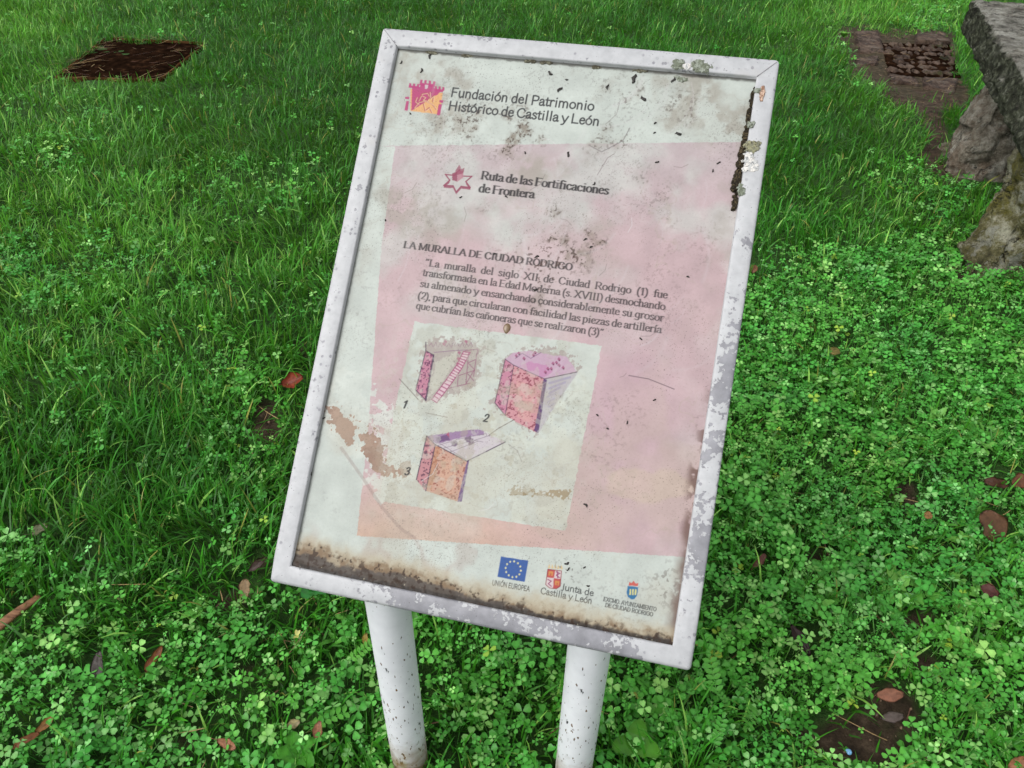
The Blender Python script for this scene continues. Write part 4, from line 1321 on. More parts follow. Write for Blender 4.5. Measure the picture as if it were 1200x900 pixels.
def lettering():
    ink = lin(26, 23, 28)
    grey = lin(50, 50, 54)
    text("Fundación del Patrimonio", (527.4, 112.8), (696, 129.6), 10.2, False, .12, .11, grey)
    text("Histórico de Castilla y León", (524.4, 128.6), (702, 147.4), 10.2, False, .12, .11, grey)
    text("Ruta de las Fortificaciones", (563.2, 209.8), (713, 228), 9.4, True, .19, .065, ink)
    text("de Frontera", (560.3, 224.8), (626, 232.4), 9.4, True, .19, .065, ink)
    text("LA MURALLA DE CIUDAD RODRIGO", (472.5, 290.2), (670.4, 317), 7.7, True, .19, .065, ink)
    text("“La muralla del siglo XII de Ciudad Rodrigo (1) fue", (497.5, 311.4), (782, 349.8), 8.0, True, .138, .055, ink)
    text("transformada en la Edad Moderna (s. XVIII) desmochando", (494.8, 323), (779.5, 363.4), 8.0, True, .138, .055, ink)
    text("su almenado y ensanchando considerablemente su grosor", (491.8, 335.9), (777.5, 376.7), 8.0, True, .138, .055, ink)
    text("(2), para que circularan con facilidad las piezas de artillería", (489, 349.7), (775, 390.5), 8.0, True, .138, .055, ink)
    text("que cubrían las cañoneras que se realizaron (3)”", (487, 361.7), (707, 394.2), 8.0, True, .138, .055, ink)
    text("UNIÓN EUROPEA", (576.4, 685.4), (620.5, 693.2), 5.8, False, .125, .12, ink, False)
    text("Junta de", (657.4, 690.8), (695.4, 698.6), 7.2, False, .10, .095, ink, False)
    text("Castilla y León", (633, 695.4), (693.4, 707.8), 7.2, False, .10, .095, ink, False)
    text("EXCMO. AYUNTAMIENTO", (707, 704), (769, 716.4), 4.6, True, .16, .10, ink, False)
    text("DE CIUDAD RODRIGO", (709, 711), (765, 722.4), 4.6, True, .16, .10, ink, False)
    for ch, a in (("1", (470.5, 477.6)), ("2", (565.5, 493.6)), ("3", (473.5, 556.0))):
        text(ch, a, (a[0] + 5.6, a[1] + .8), 8.6, False, .16, .13, lin(40, 38, 42), False, .22)

def grime_film():
    global CC
    # grey film and mould stains
    lay(lin(168, 162, 150), 0.5 * sstep(.48, .68, N(11, 60, 5)) * sstep(420, 200, PY) * (.35 + 1.1 * sstep(.35, .65, N(70, 59, 5))))
    mould = sstep(.52, .72, N(26, 61, 5)) * np.clip(np.exp(-((PX - 600) / 110) ** 2 - ((PY - 155) / 34) ** 2) + np.exp(-((PX - 640) / 80) ** 2 - ((PY - 285) / 34) ** 2) * 1.1
            + .7 * np.exp(-((PX - 690) / 90) ** 2 - ((PY - 245) / 40) ** 2) + .7 * np.exp(-((PX - 760) / 60) ** 2 - ((PY - 130) / 34) ** 2) + .5 * np.exp(-((PX - 640) / 60) ** 2 - ((PY - 345) / 30) ** 2), 0, 1)
    lay(lin(140, 128, 114), 0.55 * mould * (.4 + 1.2 * sstep(.35, .65, N(120, 62, 4))))
    fine = N(330, 63, 3)
    lay(lin(88, 72, 64), 0.85 * sstep(.60, .70, fine) * np.clip(mould * 1.4 + .25 * sstep(.5, .7, N(16, 64)), 0, 1))

def grime():
    global CC
    # brown mould flecks above the heading
    fk = sstep(.64, .72, N(230, 65, 4)) * (np.exp(-((PX - 655) / 26) ** 2 - ((PY - 297) / 11) ** 2) + .6 * np.exp(-((PX - 640) / 60) ** 2 - ((PY - 300) / 22) ** 2) + .6 * np.exp(-((PX - 640) / 25) ** 2 - ((PY - 330) / 20) ** 2))
    lay(lin(84, 60, 52), np.clip(fk * 1.0, 0, .7))
    # wiped streaks and pale scratches
    st = N(1, 66, 1) * 0
    for k in range(44):
        x, y = rng.uniform(470, 840), rng.uniform(80, 420)
        L_, a = rng.uniform(20, 70), rng.uniform(1.0, 2.3)
        p = [(x + L_ * t * math.cos(a + .5 * t), y + L_ * t * math.sin(a + .5 * t)) for t in np.linspace(0, 1, 5)]
        s = W_(min(q[0] for q in p) - 4, min(q[1] for q in p) - 4, max(q[0] for q in p) + 4, max(q[1] for q in p) + 4)
        d = np.full(PX[s].shape, 1e9)
        for i in range(4):
            d = np.minimum(d, segdist(PX[s], PY[s], p[i], p[i + 1]))
        m = np.clip(1 - d / rng.uniform(1.0, 3.6), 0, 1) * rng.uniform(.08, .26)
        CC[s] = CC[s] * (1 - m[..., None]) + lin(222, 216, 218) * m[..., None]
    stroke([(737, 440), (760, 444), (790, 456)], lin(120, 100, 108), .9, .8)
    stroke([(400, 525), (425, 560), (448, 595), (470, 620), (486, 630)], lin(150, 128, 122), 3.0, .35)
    stroke([(690, 170), (705, 178), (730, 165), (738, 150)], lin(130, 122, 124), .8, .7)
    stroke([(700, 205), (712, 185), (720, 180)], lin(130, 110, 116), .7, .6)
    stroke([(500, 484), (524, 489)], lin(150, 140, 130), .8, .6)
    stroke([(468, 444), (481, 458), (490, 468)], lin(112, 98, 92), .8, .7)
    stroke([(582, 413), (560, 405)], lin(170, 160, 150), .8, .4)
    for k in range(16):
        x, y = rng.uniform(480, 830), rng.uniform(90, 600)
        a = rng.uniform(0, 3.1)
        l_ = rng.uniform(8, 34)
        stroke([(x, y), (x + l_ * .5 * math.cos(a), y + l_ * .5 * math.sin(a)), (x + l_ * math.cos(a + .3), y + l_ * math.sin(a + .3))], lin(128, 112, 112) if k % 3 else lin(226, 222, 222), .6, .5)
    # tide marks
    lay(lin(176, 150, 140), .35 * sstep(.06, .0, np.abs(N(10, 68, 4) - .5)) * sstep(600, 640, PY) * (PX < 560))
    # fine peppering over everything
    pep = N(950, 70, 2)
    dens = .25 + .75 * sstep(.45, .65, N(14, 71, 4))
    lay(lin(92, 80, 74), .7 * sstep(.80, .86, pep + .03 * dens) * dens)
    lay(lin(120, 108, 96), .5 * sstep(.7, .78, N(800, 72, 2)) * np.clip(np.exp(-((PX - 530) / 90) ** 2 - ((PY - 645) / 28) ** 2) + np.exp(-((PX - 600) / 60) ** 2 - ((PY - 560) / 30) ** 2) + np.exp(-((PX - 480) / 60) ** 2 - ((PY - 610) / 26) ** 2), 0, 1))
    lay(lin(86, 74, 66), .8 * sstep(.66, .74, N(260, 73, 3)) * np.exp(-((PX - 665) / 16) ** 2 - ((PY - 668) / 14) ** 2))
    lay(lin(120, 112, 104), .7 * sstep(.62, .7, N(200, 76, 3)) * np.exp(-((PX - 780) / 18) ** 2 - ((PY - 685) / 26) ** 2))
    # right edge streak of dirt
    de = (SW - BORD) - UU
    e1 = sstep(.016, .0, de + .014 * (N(40, 74, 4) - .5))
    lay(lin(112, 84, 74), .85 * e1 * sstep(.5, .62, N(60, 75, 4) + .25 * sstep(430, 640, PY)) * sstep(420, 520, PY))
    # dark line under the top and left edges
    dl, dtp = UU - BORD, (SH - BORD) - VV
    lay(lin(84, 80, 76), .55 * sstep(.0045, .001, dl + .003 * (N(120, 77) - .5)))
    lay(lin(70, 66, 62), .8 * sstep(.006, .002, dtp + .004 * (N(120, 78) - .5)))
    # silt along the bottom
    hb = VV - BORD
    edge = 0.016 * (1 - sstep(0.0, .22, UU - BORD)) + 0.0115 + .012 * np.exp(-((UU - .2) / .06) ** 2) - .004 * sstep(.3, .5, UU)
    nz = N(34, 80, 5) - .5
    nf = N(150, 81, 4) - .5
    tan_ = sstep(.026, .0, hb - edge + .018 * nz + .008 * nf)
    lay(lin(190, 174, 142), .75 * tan_)
    brn = sstep(.010, -.003, hb - edge + .016 * nz + .016 * nf)
    lay(lin(122, 92, 62), .9 * brn * (.45 + .45 * sstep(.4, .6, N(70, 82))))
    blk = sstep(.0035, -.002, hb - edge * .62 + .012 * nz + .010 * nf)
    lay(lin(84, 76, 70) * (.8 + .5 * N(90, 85, 4))[..., None], .95 * blk)
    lay(lin(48, 42, 38), .8 * sstep(.0025, -.001, hb - .004 + .003 * nf))
    lay(lin(190, 180, 156), .6 * blk * sstep(.84, .88, N(300, 83, 2)))
    lay(lin(60, 42, 30), .85 * brn * sstep(.6, .66, N(220, 84, 3)))
    return

CC = None
paint()
CC = CC * 0.65                                # an old print, darkened evenly to balance its brightness against the lawn
SZ = 0.00035 * (N(9, 90, 3) - .5)
_hb = VV - BORD
SZ = SZ + 0.0035 * sstep(.014, 0.0, _hb + .008 * (N(40, 91, 4) - .5)) * (.7 + .6 * N(90, 92, 3))

def build_sheet():
    ny, nx = UU.shape
    i = (np.arange(ny - 1)[:, None] * nx + np.arange(nx - 1)[None])
    cx, cy = PX[:-1, :-1], PY[:-1, :-1]
    # the printed pieces: (name, outline on the photograph, label)
    pieces = [
        ("castle_emblem", [(472, 92), (522, 96), (521, 137), (471, 133)], "pink and yellow castle emblem"),
        ("foundation_lettering", [(524, 98), (708, 114), (706, 153), (521, 135)], "grey two line lettering naming the foundation"),
        ("star_emblem", [(516, 191), (557, 195), (555, 229), (514, 225)], "maroon star emblem with a small fort"),
        ("route_lettering", [(559, 198), (718, 214), (716, 238), (556, 229)], "bold two line lettering naming the route"),
        ("heading_lettering", [(470, 279), (674, 306), (672, 319.5), (468, 292.5)], "bold capital heading"),
        ("paragraph_lettering", [(493, 299), (786, 340), (778, 397), (482, 366), (484, 350)], "five line black paragraph"),
        ("wall_drawing", [(484, 394), (568, 394), (568, 472), (484, 472)], "drawing of a thin wall with stairs"),
        ("wall_drawing", [(572, 406), (680, 406), (680, 514), (572, 514)], "drawing of a thick pink wall"),
        ("wall_drawing", [(484, 498), (571, 500), (600, 515), (560, 592), (484, 592)], "drawing of an orange wall with gun slots"),
        ("flag_emblem", [(586, 651), (621, 656), (617, 683), (582, 677)], "blue flag with twelve stars"),
        ("flag_lettering", [(575, 678.5), (622, 686), (621, 695), (574, 688)], None),
        ("shield_emblem", [(638, 659), (663, 661), (657.5, 690.3), (638, 688)], "red and white quartered shield"),
        ("region_lettering", [(656.5, 682.5), (698, 690), (696, 711), (631, 699), (632, 689)], None),
        ("town_shield", [(733, 679), (750, 681), (748, 703), (732, 701)], "blue town shield with red crown"),
        ("town_lettering", [(705, 698), (771, 711), (769, 726), (704, 714)], None),
    ]
    own = np.zeros(cx.shape, int)
    for k, (nm, poly, lb) in enumerate(pieces):
        m = inpoly(cx, cy, poly) & (own == 0)
        own[m] = k + 1
    V = np.stack([UU, VV, -REC + SZ], -1).reshape(-1, 3)
    T = CC.reshape(-1, 3)
    sheet = None
    for k in range(len(pieces) + 1):
        f = i[own == k]
        q = np.stack([f, f + 1, f + nx + 1, f + nx], -1)
        used, inv = np.unique(q, return_inverse=True)
        o = make_mesh("panel" if k == 0 else pieces[k - 1][0], V[used], inv.reshape(q.shape), M_sheet, tint=np.clip(T[used], 0, 1))
        if k == 0:
            sheet = on_sign(o)
            o['label'] = "faded pink and white printed sheet, stained and peeling"
        else:
            o.parent = sheet
            if pieces[k - 1][2]:
                o['label'] = pieces[k - 1][2]
    return sheet
sheet = build_sheet()

def box_bm(x0, x1, y0, y1, z0, z1):
    bm = bmesh.new()
    bmesh.ops.create_cube(bm, size=1)
    for v in bm.verts:
        v.co = Vector(((x0 + x1) / 2 + v.co.x * (x1 - x0), (y0 + y1) / 2 + v.co.y * (y1 - y0), (z0 + z1) / 2 + v.co.z * (z1 - z0)))
    return bm

bk = on_sign(bm_obj("backing_plate", box_bm(BORD + .006, SW - BORD - .006, BORD + .006, SH - BORD - .006, -0.034, -0.013), M_back, smooth=False))

# crusts of lichen and the moss in the groove
def crust(name, parent, u, v, ru, rv, z, cols, seed, ang=0.0, hgt=0.0011, th=.0):
    s = 0.0006
    a = np.arange(-ru * 1.3, ru * 1.3, s)
    b = np.arange(-rv * 1.3, rv * 1.3, s)
    A, B = np.meshgrid(a, b)
    rr = np.sqrt((A / ru) ** 2 + (B / rv) ** 2)
    n = fbm(A * 190 + seed, B * 190 - seed, seed, 4)
    h = 1 - rr + (n - .5) * 1.5 - th
    k = h > 0
    kc = k[:-1, :-1] & k[1:, :-1] & k[:-1, 1:] & k[1:, 1:]
    if kc.sum() < 4:
        return
    nx = A.shape[1]
    i = (np.arange(A.shape[0] - 1)[:, None] * nx + np.arange(nx - 1)[None])[kc]
    q = np.stack([i, i + 1, i + nx + 1, i + nx], -1)
    f2 = fbm(A * 700, B * 700, seed + 3, 3)
    Z = z + np.where(k, hgt * (np.clip(h * 3, 0.0, 1) * (.5 + f2)), 0)
    # rim goes down to the surface so the crust has thickness
    inner = k.copy()
    inner[1:-1, 1:-1] &= k[:-2, 1:-1] & k[2:, 1:-1] & k[1:-1, :-2] & k[1:-1, 2:]
    Z = np.where(inner, Z, z - 0.0003)
    c, s_ = math.cos(ang), math.sin(ang)
    V = np.stack([u + A * c - B * s_, v + A * s_ + B * c, Z], -1).reshape(-1, 3)
    g = fbm(A * 260, B * 260, seed + 9, 3)[..., None]
    T = np.asarray(cols[0]) * (1 - sstep(.4, .6, g)) + np.asarray(cols[1]) * sstep(.4, .6, g)
    T = np.where(f2[..., None] > .66, np.asarray(cols[2]), T).reshape(-1, 3)
    used, inv = np.unique(q, return_inverse=True)
    o = make_mesh(name, V[used], inv.reshape(q.shape), M_crust, tint=T[used])
    o.parent = parent
    return o

gl = (lin(150, 156, 144), lin(118, 124, 108), lin(84, 84, 76))
wl = (lin(224, 220, 214), lin(200, 200, 198), lin(130, 132, 134))
ol = (lin(150, 148, 118), lin(128, 128, 110), lin(90, 86, 70))
for (x, y, rx_, ry_, cs, sd) in ((794, 75, .010, .008, gl, 3), (805, 78, .009, .007, wl, 4), (822, 79, .014, .010, gl, 5), (881, 171, .0115, .0105, ol, 6), (879, 190, .011, .014, wl, 7), (868, 223, .006, .008, gl, 8), (889, 106, .007, .005, gl, 9), (893, 110, .004, .010, (lin(150, 116, 96), lin(210, 180, 160), lin(110, 84, 70)), 10), (880, 147, .005, .006, gl, 11)):
    u, v = uvpx(float(x), float(y), 0.0)
    crust("lichen_patch", frame, u, v, rx_, ry_, 0.0004, cs, sd)
u, v = uvpx(797., 93.)
crust("lichen_patch", sheet, u, v, .010, .005, -REC + .0003, gl, 15, 0, .0008)
mo = (lin(58, 52, 40), lin(40, 34, 26), lin(96, 84, 60))
for (x, y, rx_, ry_, sd) in ((882, 115, .0035, .012, 21), (878, 135, .0035, .014, 22), (873, 165, .004, .02, 23), (869, 190, .006, .018, 24), (864, 215, .0065, .018, 25), (861, 238, .004, .010, 26)):
    u, v = uvpx(float(x), float(y))
    crust("moss_strip", sheet, u, v, rx_, ry_, -REC + .0005, mo, sd, -.02, .004, -.25)
# moss flecks under the top bar
for (x, y, sd) in ((505, 60, 31), (545, 65, 32), (622, 72, 33), (640, 73, 34), (700, 79, 35), (750, 83, 36)):
    u, v = uvpx(float(x), float(y))
    crust("moss_strip", sheet, u, min(v, SH - BORD - .002), .010, .0032, -REC + .0003, (lin(110, 108, 92), lin(80, 76, 64), lin(140, 138, 120)), sd, 0, .0012)

# dark bits of debris stuck to the sheet
SPK = [(504, 66, 8, 80), (470, 73, 5, 60), (494, 83, 7, 100), (645, 86, 8, -30), (656, 105, 9, 60), (712, 102, 7, 85), (743, 92, 12, 80), (754, 116, 9, -50), (789, 94, 8, 70), (795, 157, 8, 5), (768, 145, 4, 30),
       (767, 156, 3, 0), (770, 190, 5, 50), (842, 191, 5, 10), (835, 200, 4, 60), (481, 133, 3, 0), (666, 181, 7, 75), (540, 231, 4, 0), (593, 231, 4, 0), (696, 215, 5, 60), (664, 93, 4, 20), (615, 179, 4, 80),
       (686, 281, 5, 20), (693, 290, 5, 40), (629, 301, 6, 10), (580, 298, 4, 30), (627, 339, 6, 5), (767, 469, 4, 0), (735, 495, 4, 50), (686, 592, 6, -40), (664, 660, 6, 40), (666, 667, 5, 30), (685, 665, 3, 0),
       (689, 686, 4, 30), (451, 258, 3, 90), (380, 490, 4, 80), (365, 555, 5, 80), (806, 325, 4, 0), (712, 503, 3, 0), (700, 487, 3, 0), (751, 397, 4, 0), (600, 385, 0, 0)]
def specks():
    for (x, y, L_, a) in SPK:
        if L_ == 0:
            continue
        u, v = uvpx(float(x), float(y))
        m = 0.00118
        bm = bmesh.new()
        bmesh.ops.create_icosphere(bm, subdivisions=2, radius=1)
        for p in bm.verts:
            n = mnoise.noise(p.co * 1.7 + Vector((x, y, 0))) * .35
            c = p.co * (1 + n)
            c = Vector((c.x * L_ * m * .5, c.y * max(1.0, L_ * .2) * m, c.z * .0011 + .0006))
            c.y += .0012 * math.sin(c.x * 600 + x)
            t = R_(a)
            p.co = Vector((u + c.x * math.cos(t) - c.y * math.sin(t), v + c.x * math.sin(t) + c.y * math.cos(t), -REC + c.z))
        bm_obj("dark_speck", bm, M_speck, sheet)
    u, v = uvpx(594., 385.)
    bm = bmesh.new()
    bmesh.ops.create_uvsphere(bm, u_segments=14, v_segments=8, radius=1)
    for p in bm.verts:
        r = .0055 * (1 - .35 * max(0, -p.co.y))
        p.co = Vector((u + p.co.x * r, v + p.co.y * .0075, -REC + p.co.z * .0014))
    o = bm_obj("brown_blister", bm, plain("amber_blister", (0.19, 0.12, 0.06), .3, 300, .5), sheet)
    o['label'] = "small amber brown blister under the paragraph"
specks()

# posts: steel tubes running from the soil to the back of the panel
def build_post(x, y, lab):
    bm = bmesh.new()
    n, r = 40, 0.034
    p = np.array([x, y, 0]) - BL
    # height of the panel's back above each point of the tube's rim
    rings = []
    for z in np.linspace(-0.15, 1.0, 24):
        ring = []
        for k in range(n):
            a = 2 * math.pi * k / n
            vx, vy = x + r * math.cos(a), y + r * math.sin(a)
            back = BL - EN * 0.0345
            zt = back[2] - (EN[0] * (vx - back[0]) + EN[1] * (vy - back[1])) / EN[2]
            ring.append(bm.verts.new((r * math.cos(a), r * math.sin(a), -0.15 + (zt + 0.15) * (z + .15) / 1.15)))
        rings.append(ring)
    for A, B in zip(rings[:-1], rings[1:]):
        for k in range(n):
            bm.faces.new((A[k], A[(k + 1) % n], B[(k + 1) % n], B[k]))
    o = bm_obj("post", bm, M_post)
    o.parent = sign
    o.location = (x - SIGN0[0], y - SIGN0[1], 0)
    if lab:
        o['label'] = lab
    return o
build_post(*POSTS[0], "chipped white post with a rusty foot")
build_post(*POSTS[1], None)

# ------------------------------------------------------------------ stones of the bench
def rough(bm, amp, scale, seed, octv=5):
    bm.normal_update()
    for v in bm.verts:
        d = mnoise.fractal(v.co * scale + Vector((seed, seed * 1.7, -seed)), 1.0, 2.0, octv)
        v.co += v.normal * d * amp

def rock(poly, h, inset, seed, mat, name, parent, amp=0.035, ctr=None):
    """a boulder on a ground outline, drawn in towards its top"""
    P = np.array(poly)
    c = P.mean(0)
    n = 110
    d = np.hypot(*(np.roll(P, -1, 0) - P).T)
    cum = np.concatenate([[0], np.cumsum(d)])
    t = np.linspace(0, cum[-1], n, endpoint=False)
    PP = np.concatenate([P, P[:1]])
    ring = np.stack([np.interp(t, cum, PP[:, 0]), np.interp(t, cum, PP[:, 1])], -1)
    for _ in range(4):
        ring = .25 * np.roll(ring, 1, 0) + .5 * ring + .25 * np.roll(ring, -1, 0)
    bm = bmesh.new()
    m = 64
    rows = []
    for i in range(m + 1):
        z = i / m
        k = (1 - inset * z ** 1.4)
        sh = (np.array(ctr) - c) * z if ctr is not None else 0
        rows.append([bm.verts.new((*(c + (q - c) * k + sh), -0.06 + (h + .06) * z)) for q in ring])
    for A, B in zip(rows[:-1], rows[1:]):
        for k in range(n):
            bm.faces.new((A[k], A[(k + 1) % n], B[(k + 1) % n], B[k]))
    for ring_, flip in ((rows[0], True), (rows[-1], False)):
        cc = bm.verts.new(sum((v.co for v in ring_), Vector()) / n)
        for k in range(n):
            f = (ring_[k], ring_[(k + 1) % n], cc)
            bm.faces.new(f[::-1] if flip else f)
    bm.normal_update()
    for v in bm.verts:
        f = mnoise.fractal(v.co * 4 + Vector((seed, 0, seed)), 1.0, 2.0, 2)
        g = mnoise.fractal(v.co * 14 + Vector((seed, 3, 0)), 0.9, 2.0, 5)
        rdg = 1 - abs(mnoise.noise(v.co * 6 + Vector((0, seed, 1)))) * 2
        dd = f * amp + g * amp * .55 - max(0, rdg - .72) * amp * 1.8
        cellp = mnoise.voronoi(v.co * 5.5 + Vector((seed, seed, 0)), distance_metric='DISTANCE', exponent=2.5)
        dd += (mnoise.cell(cellp[1][0] * 31.7) - .5) * amp * .5 - min(cellp[0][0], .45) * amp * .7 + amp * .15
        nn = Vector((v.normal.x, v.normal.y, v.normal.z * .2))
        v.co += nn * dd
    o = bm_obj(name, bm, mat, parent)
    return o

bench = empty("stone_bench", (2.2, 3.2, 0), "rough stone bench, lichen covered slab on two boulders, at the right edge", "bench")
B0 = Vector(bench.location)

def slab():
    bm = bmesh.new()
    bmesh.ops.create_grid(bm, x_segments=40, y_segments=110, size=0.5)
    geo = bmesh.ops.extrude_face_region(bm, geom=bm.faces[:])
    vv = [g for g in geo['geom'] if isinstance(g, bmesh.types.BMVert)]
    top = set(vv)
    H0, H1 = 0.452, 0.625
    # corners on the ground plan: near left, near right, far right, far left
    nl, nr_, fr, fl = Vector((1.70, 2.30)), Vector((2.25, 2.12)), Vector((3.02, 4.35)), Vector((2.42, 4.52))
    for v in bm.verts:
        a, b = v.co.x + .5, v.co.y + .5
        p = (nl * (1 - a) + nr_ * a) * (1 - b) + (fl * (1 - a) + fr * a) * b
        z = H1 if v in top else H0
        v.co = Vector((p.x, p.y, z))
    side = [e for e in bm.edges if len(e.link_faces) == 2 and abs(e.verts[0].co.z - e.verts[1].co.z) > .1]
    bmesh.ops.subdivide_edges(bm, edges=side, cuts=9, use_grid_fill=True)
    bm.normal_update()
    nm = {v: v.normal.copy() for v in bm.verts}
    for v in bm.verts:
        c = v.co
        f = mnoise.fractal(c * 5 + Vector((2, 7, 1)), 1.0, 2.0, 2)
        g = mnoise.fractal(c * 24 + Vector((5, 1, 0)), 0.8, 2.0, 5)
        sidew = 1 - abs(nm[v].z)
        k = .006 + .024 * sidew
        v.co = c + nm[v] * (f * k + g * (.007 + .016 * sidew) - (.012 if .3 < abs(nm[v].z) < .9 else 0))
    for v in bm.verts:
        v.co -= B0
    o = bm_obj("seat_slab", bm, M_slab, bench)
    return o
slab()
def rel(P):
    return [(x - B0.x, y - B0.y) for x, y in P]
g1 = [gnd(float(x), float(y)) for x, y in ((1100, 196), (1112, 213), (1150, 216), (1192, 214))]
rock(rel([(g1[0][0], g1[0][1] + .02), (g1[1][0] + .01, g1[1][1] + .01), (g1[2][0], g1[2][1]), (g1[3][0] + .03, g1[3][1]), (g1[3][0] + .1, g1[3][1] + .24), (g1[0][0] + .12, g1[0][1] + .28)]), .455, .30, 2.0, M_boulder, "support_boulder", bench, .030,
     ctr=(2.41 - B0.x, 3.79 - B0.y))
g2 = [gnd(float(x), float(y)) for x, y in ((1134, 300), (1150, 318), (1185, 330))]
rock(rel([(g2[0][0] - .05, g2[0][1]), (g2[1][0] - .03, g2[1][1] - .06), (g2[2][0] + .02, g2[2][1] - .04), (2.28, 2.55), (2.38, 2.82), (g2[0][0] + .2, g2[0][1] + .28)]), .455, .14, 6.5, M_boulder2, "support_boulder", bench, .04,
     ctr=(2.07 - B0.x, 2.76 - B0.y))
bench.children[1]['label'] = "grey brown bare boulder carrying the far end"
bench.children[2]['label'] = "mossy yellow green boulder nearer the camera"

# ------------------------------------------------------------------ covers in the lawn
def quad_plate(name, parent, pts, z0, z1, mat, cuts=16, amp=.004, seed=0, bev=.006):
    bm = bmesh.new()
    P = [Vector((p[0], p[1], z1)) for p in pts]
    Q = [Vector((p[0], p[1], z0)) for p in pts]
    vt = [bm.verts.new(p) for p in P]
    vb = [bm.verts.new(p) for p in Q]
    bm.faces.new(vt)
    bm.faces.new(vb[::-1])
    n = len(pts)
    for i in range(n):
        bm.faces.new((vb[i], vb[(i + 1) % n], vt[(i + 1) % n], vt[i]))
    bmesh.ops.recalc_face_normals(bm, faces=bm.faces[:])
    if bev:
        bmesh.ops.bevel(bm, geom=bm.edges[:], offset=bev, segments=2, affect='EDGES')
    bmesh.ops.subdivide_edges(bm, edges=[e for e in bm.edges if e.calc_length() > .03], cuts=cuts, use_grid_fill=True)
    rough(bm, amp, 18, seed)
    return bm_obj(name, bm, mat, parent)

q = gnd(*np.array(COVER_Q, float).T)
cc = q.mean(0)
cover_o = empty("inspection_cover", (cc[0], cc[1], 0), "dark rusty square inspection cover sunk in the grass, top left", "ground cover plate")
q4 = (q - cc)[:, :2]
quad_plate("plate", cover_o, [tuple(p * .94) for p in q4], -.03, .006, M_rust, 14, .004, 3)
for k in range(4):
    a, b = q4[k], q4[(k + 1) % 4]
    nrm = np.array([-(b - a)[1], (b - a)[0]])
    nrm = nrm / np.hypot(*nrm)
    if nrm @ ((a + b) / 2) < 0:
        nrm = -nrm
    a2, b2 = a * .955, b * .955
    quad_plate("rim", cover_o, [tuple(a2), tuple(b2), tuple(b2 + nrm * .022), tuple(a2 + nrm * .022)], -.03, .014 + .0017 * k, M_rustrim, 12, .003, 5 + k, .004)

# the stone and iron drain patch by the bench
def gp(L):
    return [tuple(gnd(float(x), float(y))[:2]) for x, y in L]
D0 = gnd(1065., 75.)
drain = empty("drain_cover", (D0[0], D0[1], 0), "brown studded iron drain cover among stone kerb pieces beside the bench", "drain cover")
def relD(L):
    return [(x - D0[0], y - D0[1]) for x, y in L]
dq = gp([(1032, 52), (1112, 54), (1126, 92), (1042, 88)])
quad_plate("plate", drain, relD(dq), -.03, .012, M_rust, 10, .004, 8)
def studs():
    bm = bmesh.new()
    A = [Vector(p) for p in relD(dq)]
    nu, nv = 9, 7
    for i in range(nu):
        for j in range(nv):
            a, b = (i + .5 + .25 * (j % 2)) / (nu + .25), (j + .5) / nv
            p = (A[0] * (1 - a) + A[1] * a) * (1 - b) + (A[3] * (1 - a) + A[2] * a) * b
            if mnoise.noise(Vector((i * 5.3, j * 3.9, 2))) > .28:
                continue
            r = bmesh.ops.create_cube(bm, size=1)
            for v in r['verts']:
                k = .62 if v.co.z > 0 else 1.0
                jit = mnoise.noise_vector(Vector((i * 3.13, j * 2.71, v.co.x + 2 * v.co.y))) * .03
                sk = 1 + .6 * mnoise.noise(Vector((i * 1.37, j * 2.11, 4)))
                t_ = .5 + .5 * mnoise.noise(Vector((i * 2.3, j * 1.1, 8)))
                ex_, ey_ = v.co.x * .05 * k * sk, v.co.y * .085 * k * sk
                v.co = Vector((p.x + ex_ * math.cos(t_) - ey_ * math.sin(t_) * .5 + jit.x, p.y + ex_ * math.sin(t_) * .8 + ey_ * math.cos(t_) + jit.y, .010 + v.co.z * .026 * sk + jit.z * .8))
    bmesh.ops.bevel(bm, geom=bm.edges[:], offset=.004, segments=1, affect='EDGES')
    return bm_obj("stud_pattern", bm, M_brick, drain)
studs()
for lab, L, z, sd in (("reddish kerb brick", [(1003, 42), (1032, 38), (1034, 62), (1003, 66)], .03, 1), ("dark grey flat stone", [(1001, 68), (1030, 65), (1030, 79), (1003, 78)], .022, 2),
                      ("long brown edging stone", [(1036, 88), (1078, 92), (1078, 104), (1038, 98)], .02, 3), ("brown edging stone end", [(1080, 92), (1122, 96), (1120, 112), (1082, 105)], .026, 4), ("mossy back stone", [(1076, 38), (1108, 36), (1110, 52), (1074, 52)], .03, 5)):
    L = [(x + 3.5 * math.sin(x * 1.7 + sd * 2 + i), y + 2.2 * math.sin(y * 2.3 + sd + i)) for i, (x, y) in enumerate(L)]
    p = gp(L)
    c = np.array(p).mean(0)
    o = quad_plate("paving_stone", None, [(x - c[0], y - c[1]) for x, y in p], -.03, z, M_brick, 8, .008, sd, .008)
    o.location = (c[0], c[1], -.006)
    o.rotation_euler = (R_(2.5 * math.sin(sd * 2.1)), R_(2.5 * math.cos(sd * 1.3)), 0)
    tag(o, {1: "reddish brown kerb brick left of the studded drain cover, farther of the two", 2: "dark grey flat stone left of the studded drain cover, nearer of the two", 3: "long brown edging stone along the near side of the drain cover",
            4: "brown edging stone at the boulder, right of the long one", 5: "mossy dark stone behind the studded drain cover"}[sd], "paving stone", "stones set around the drain cover")

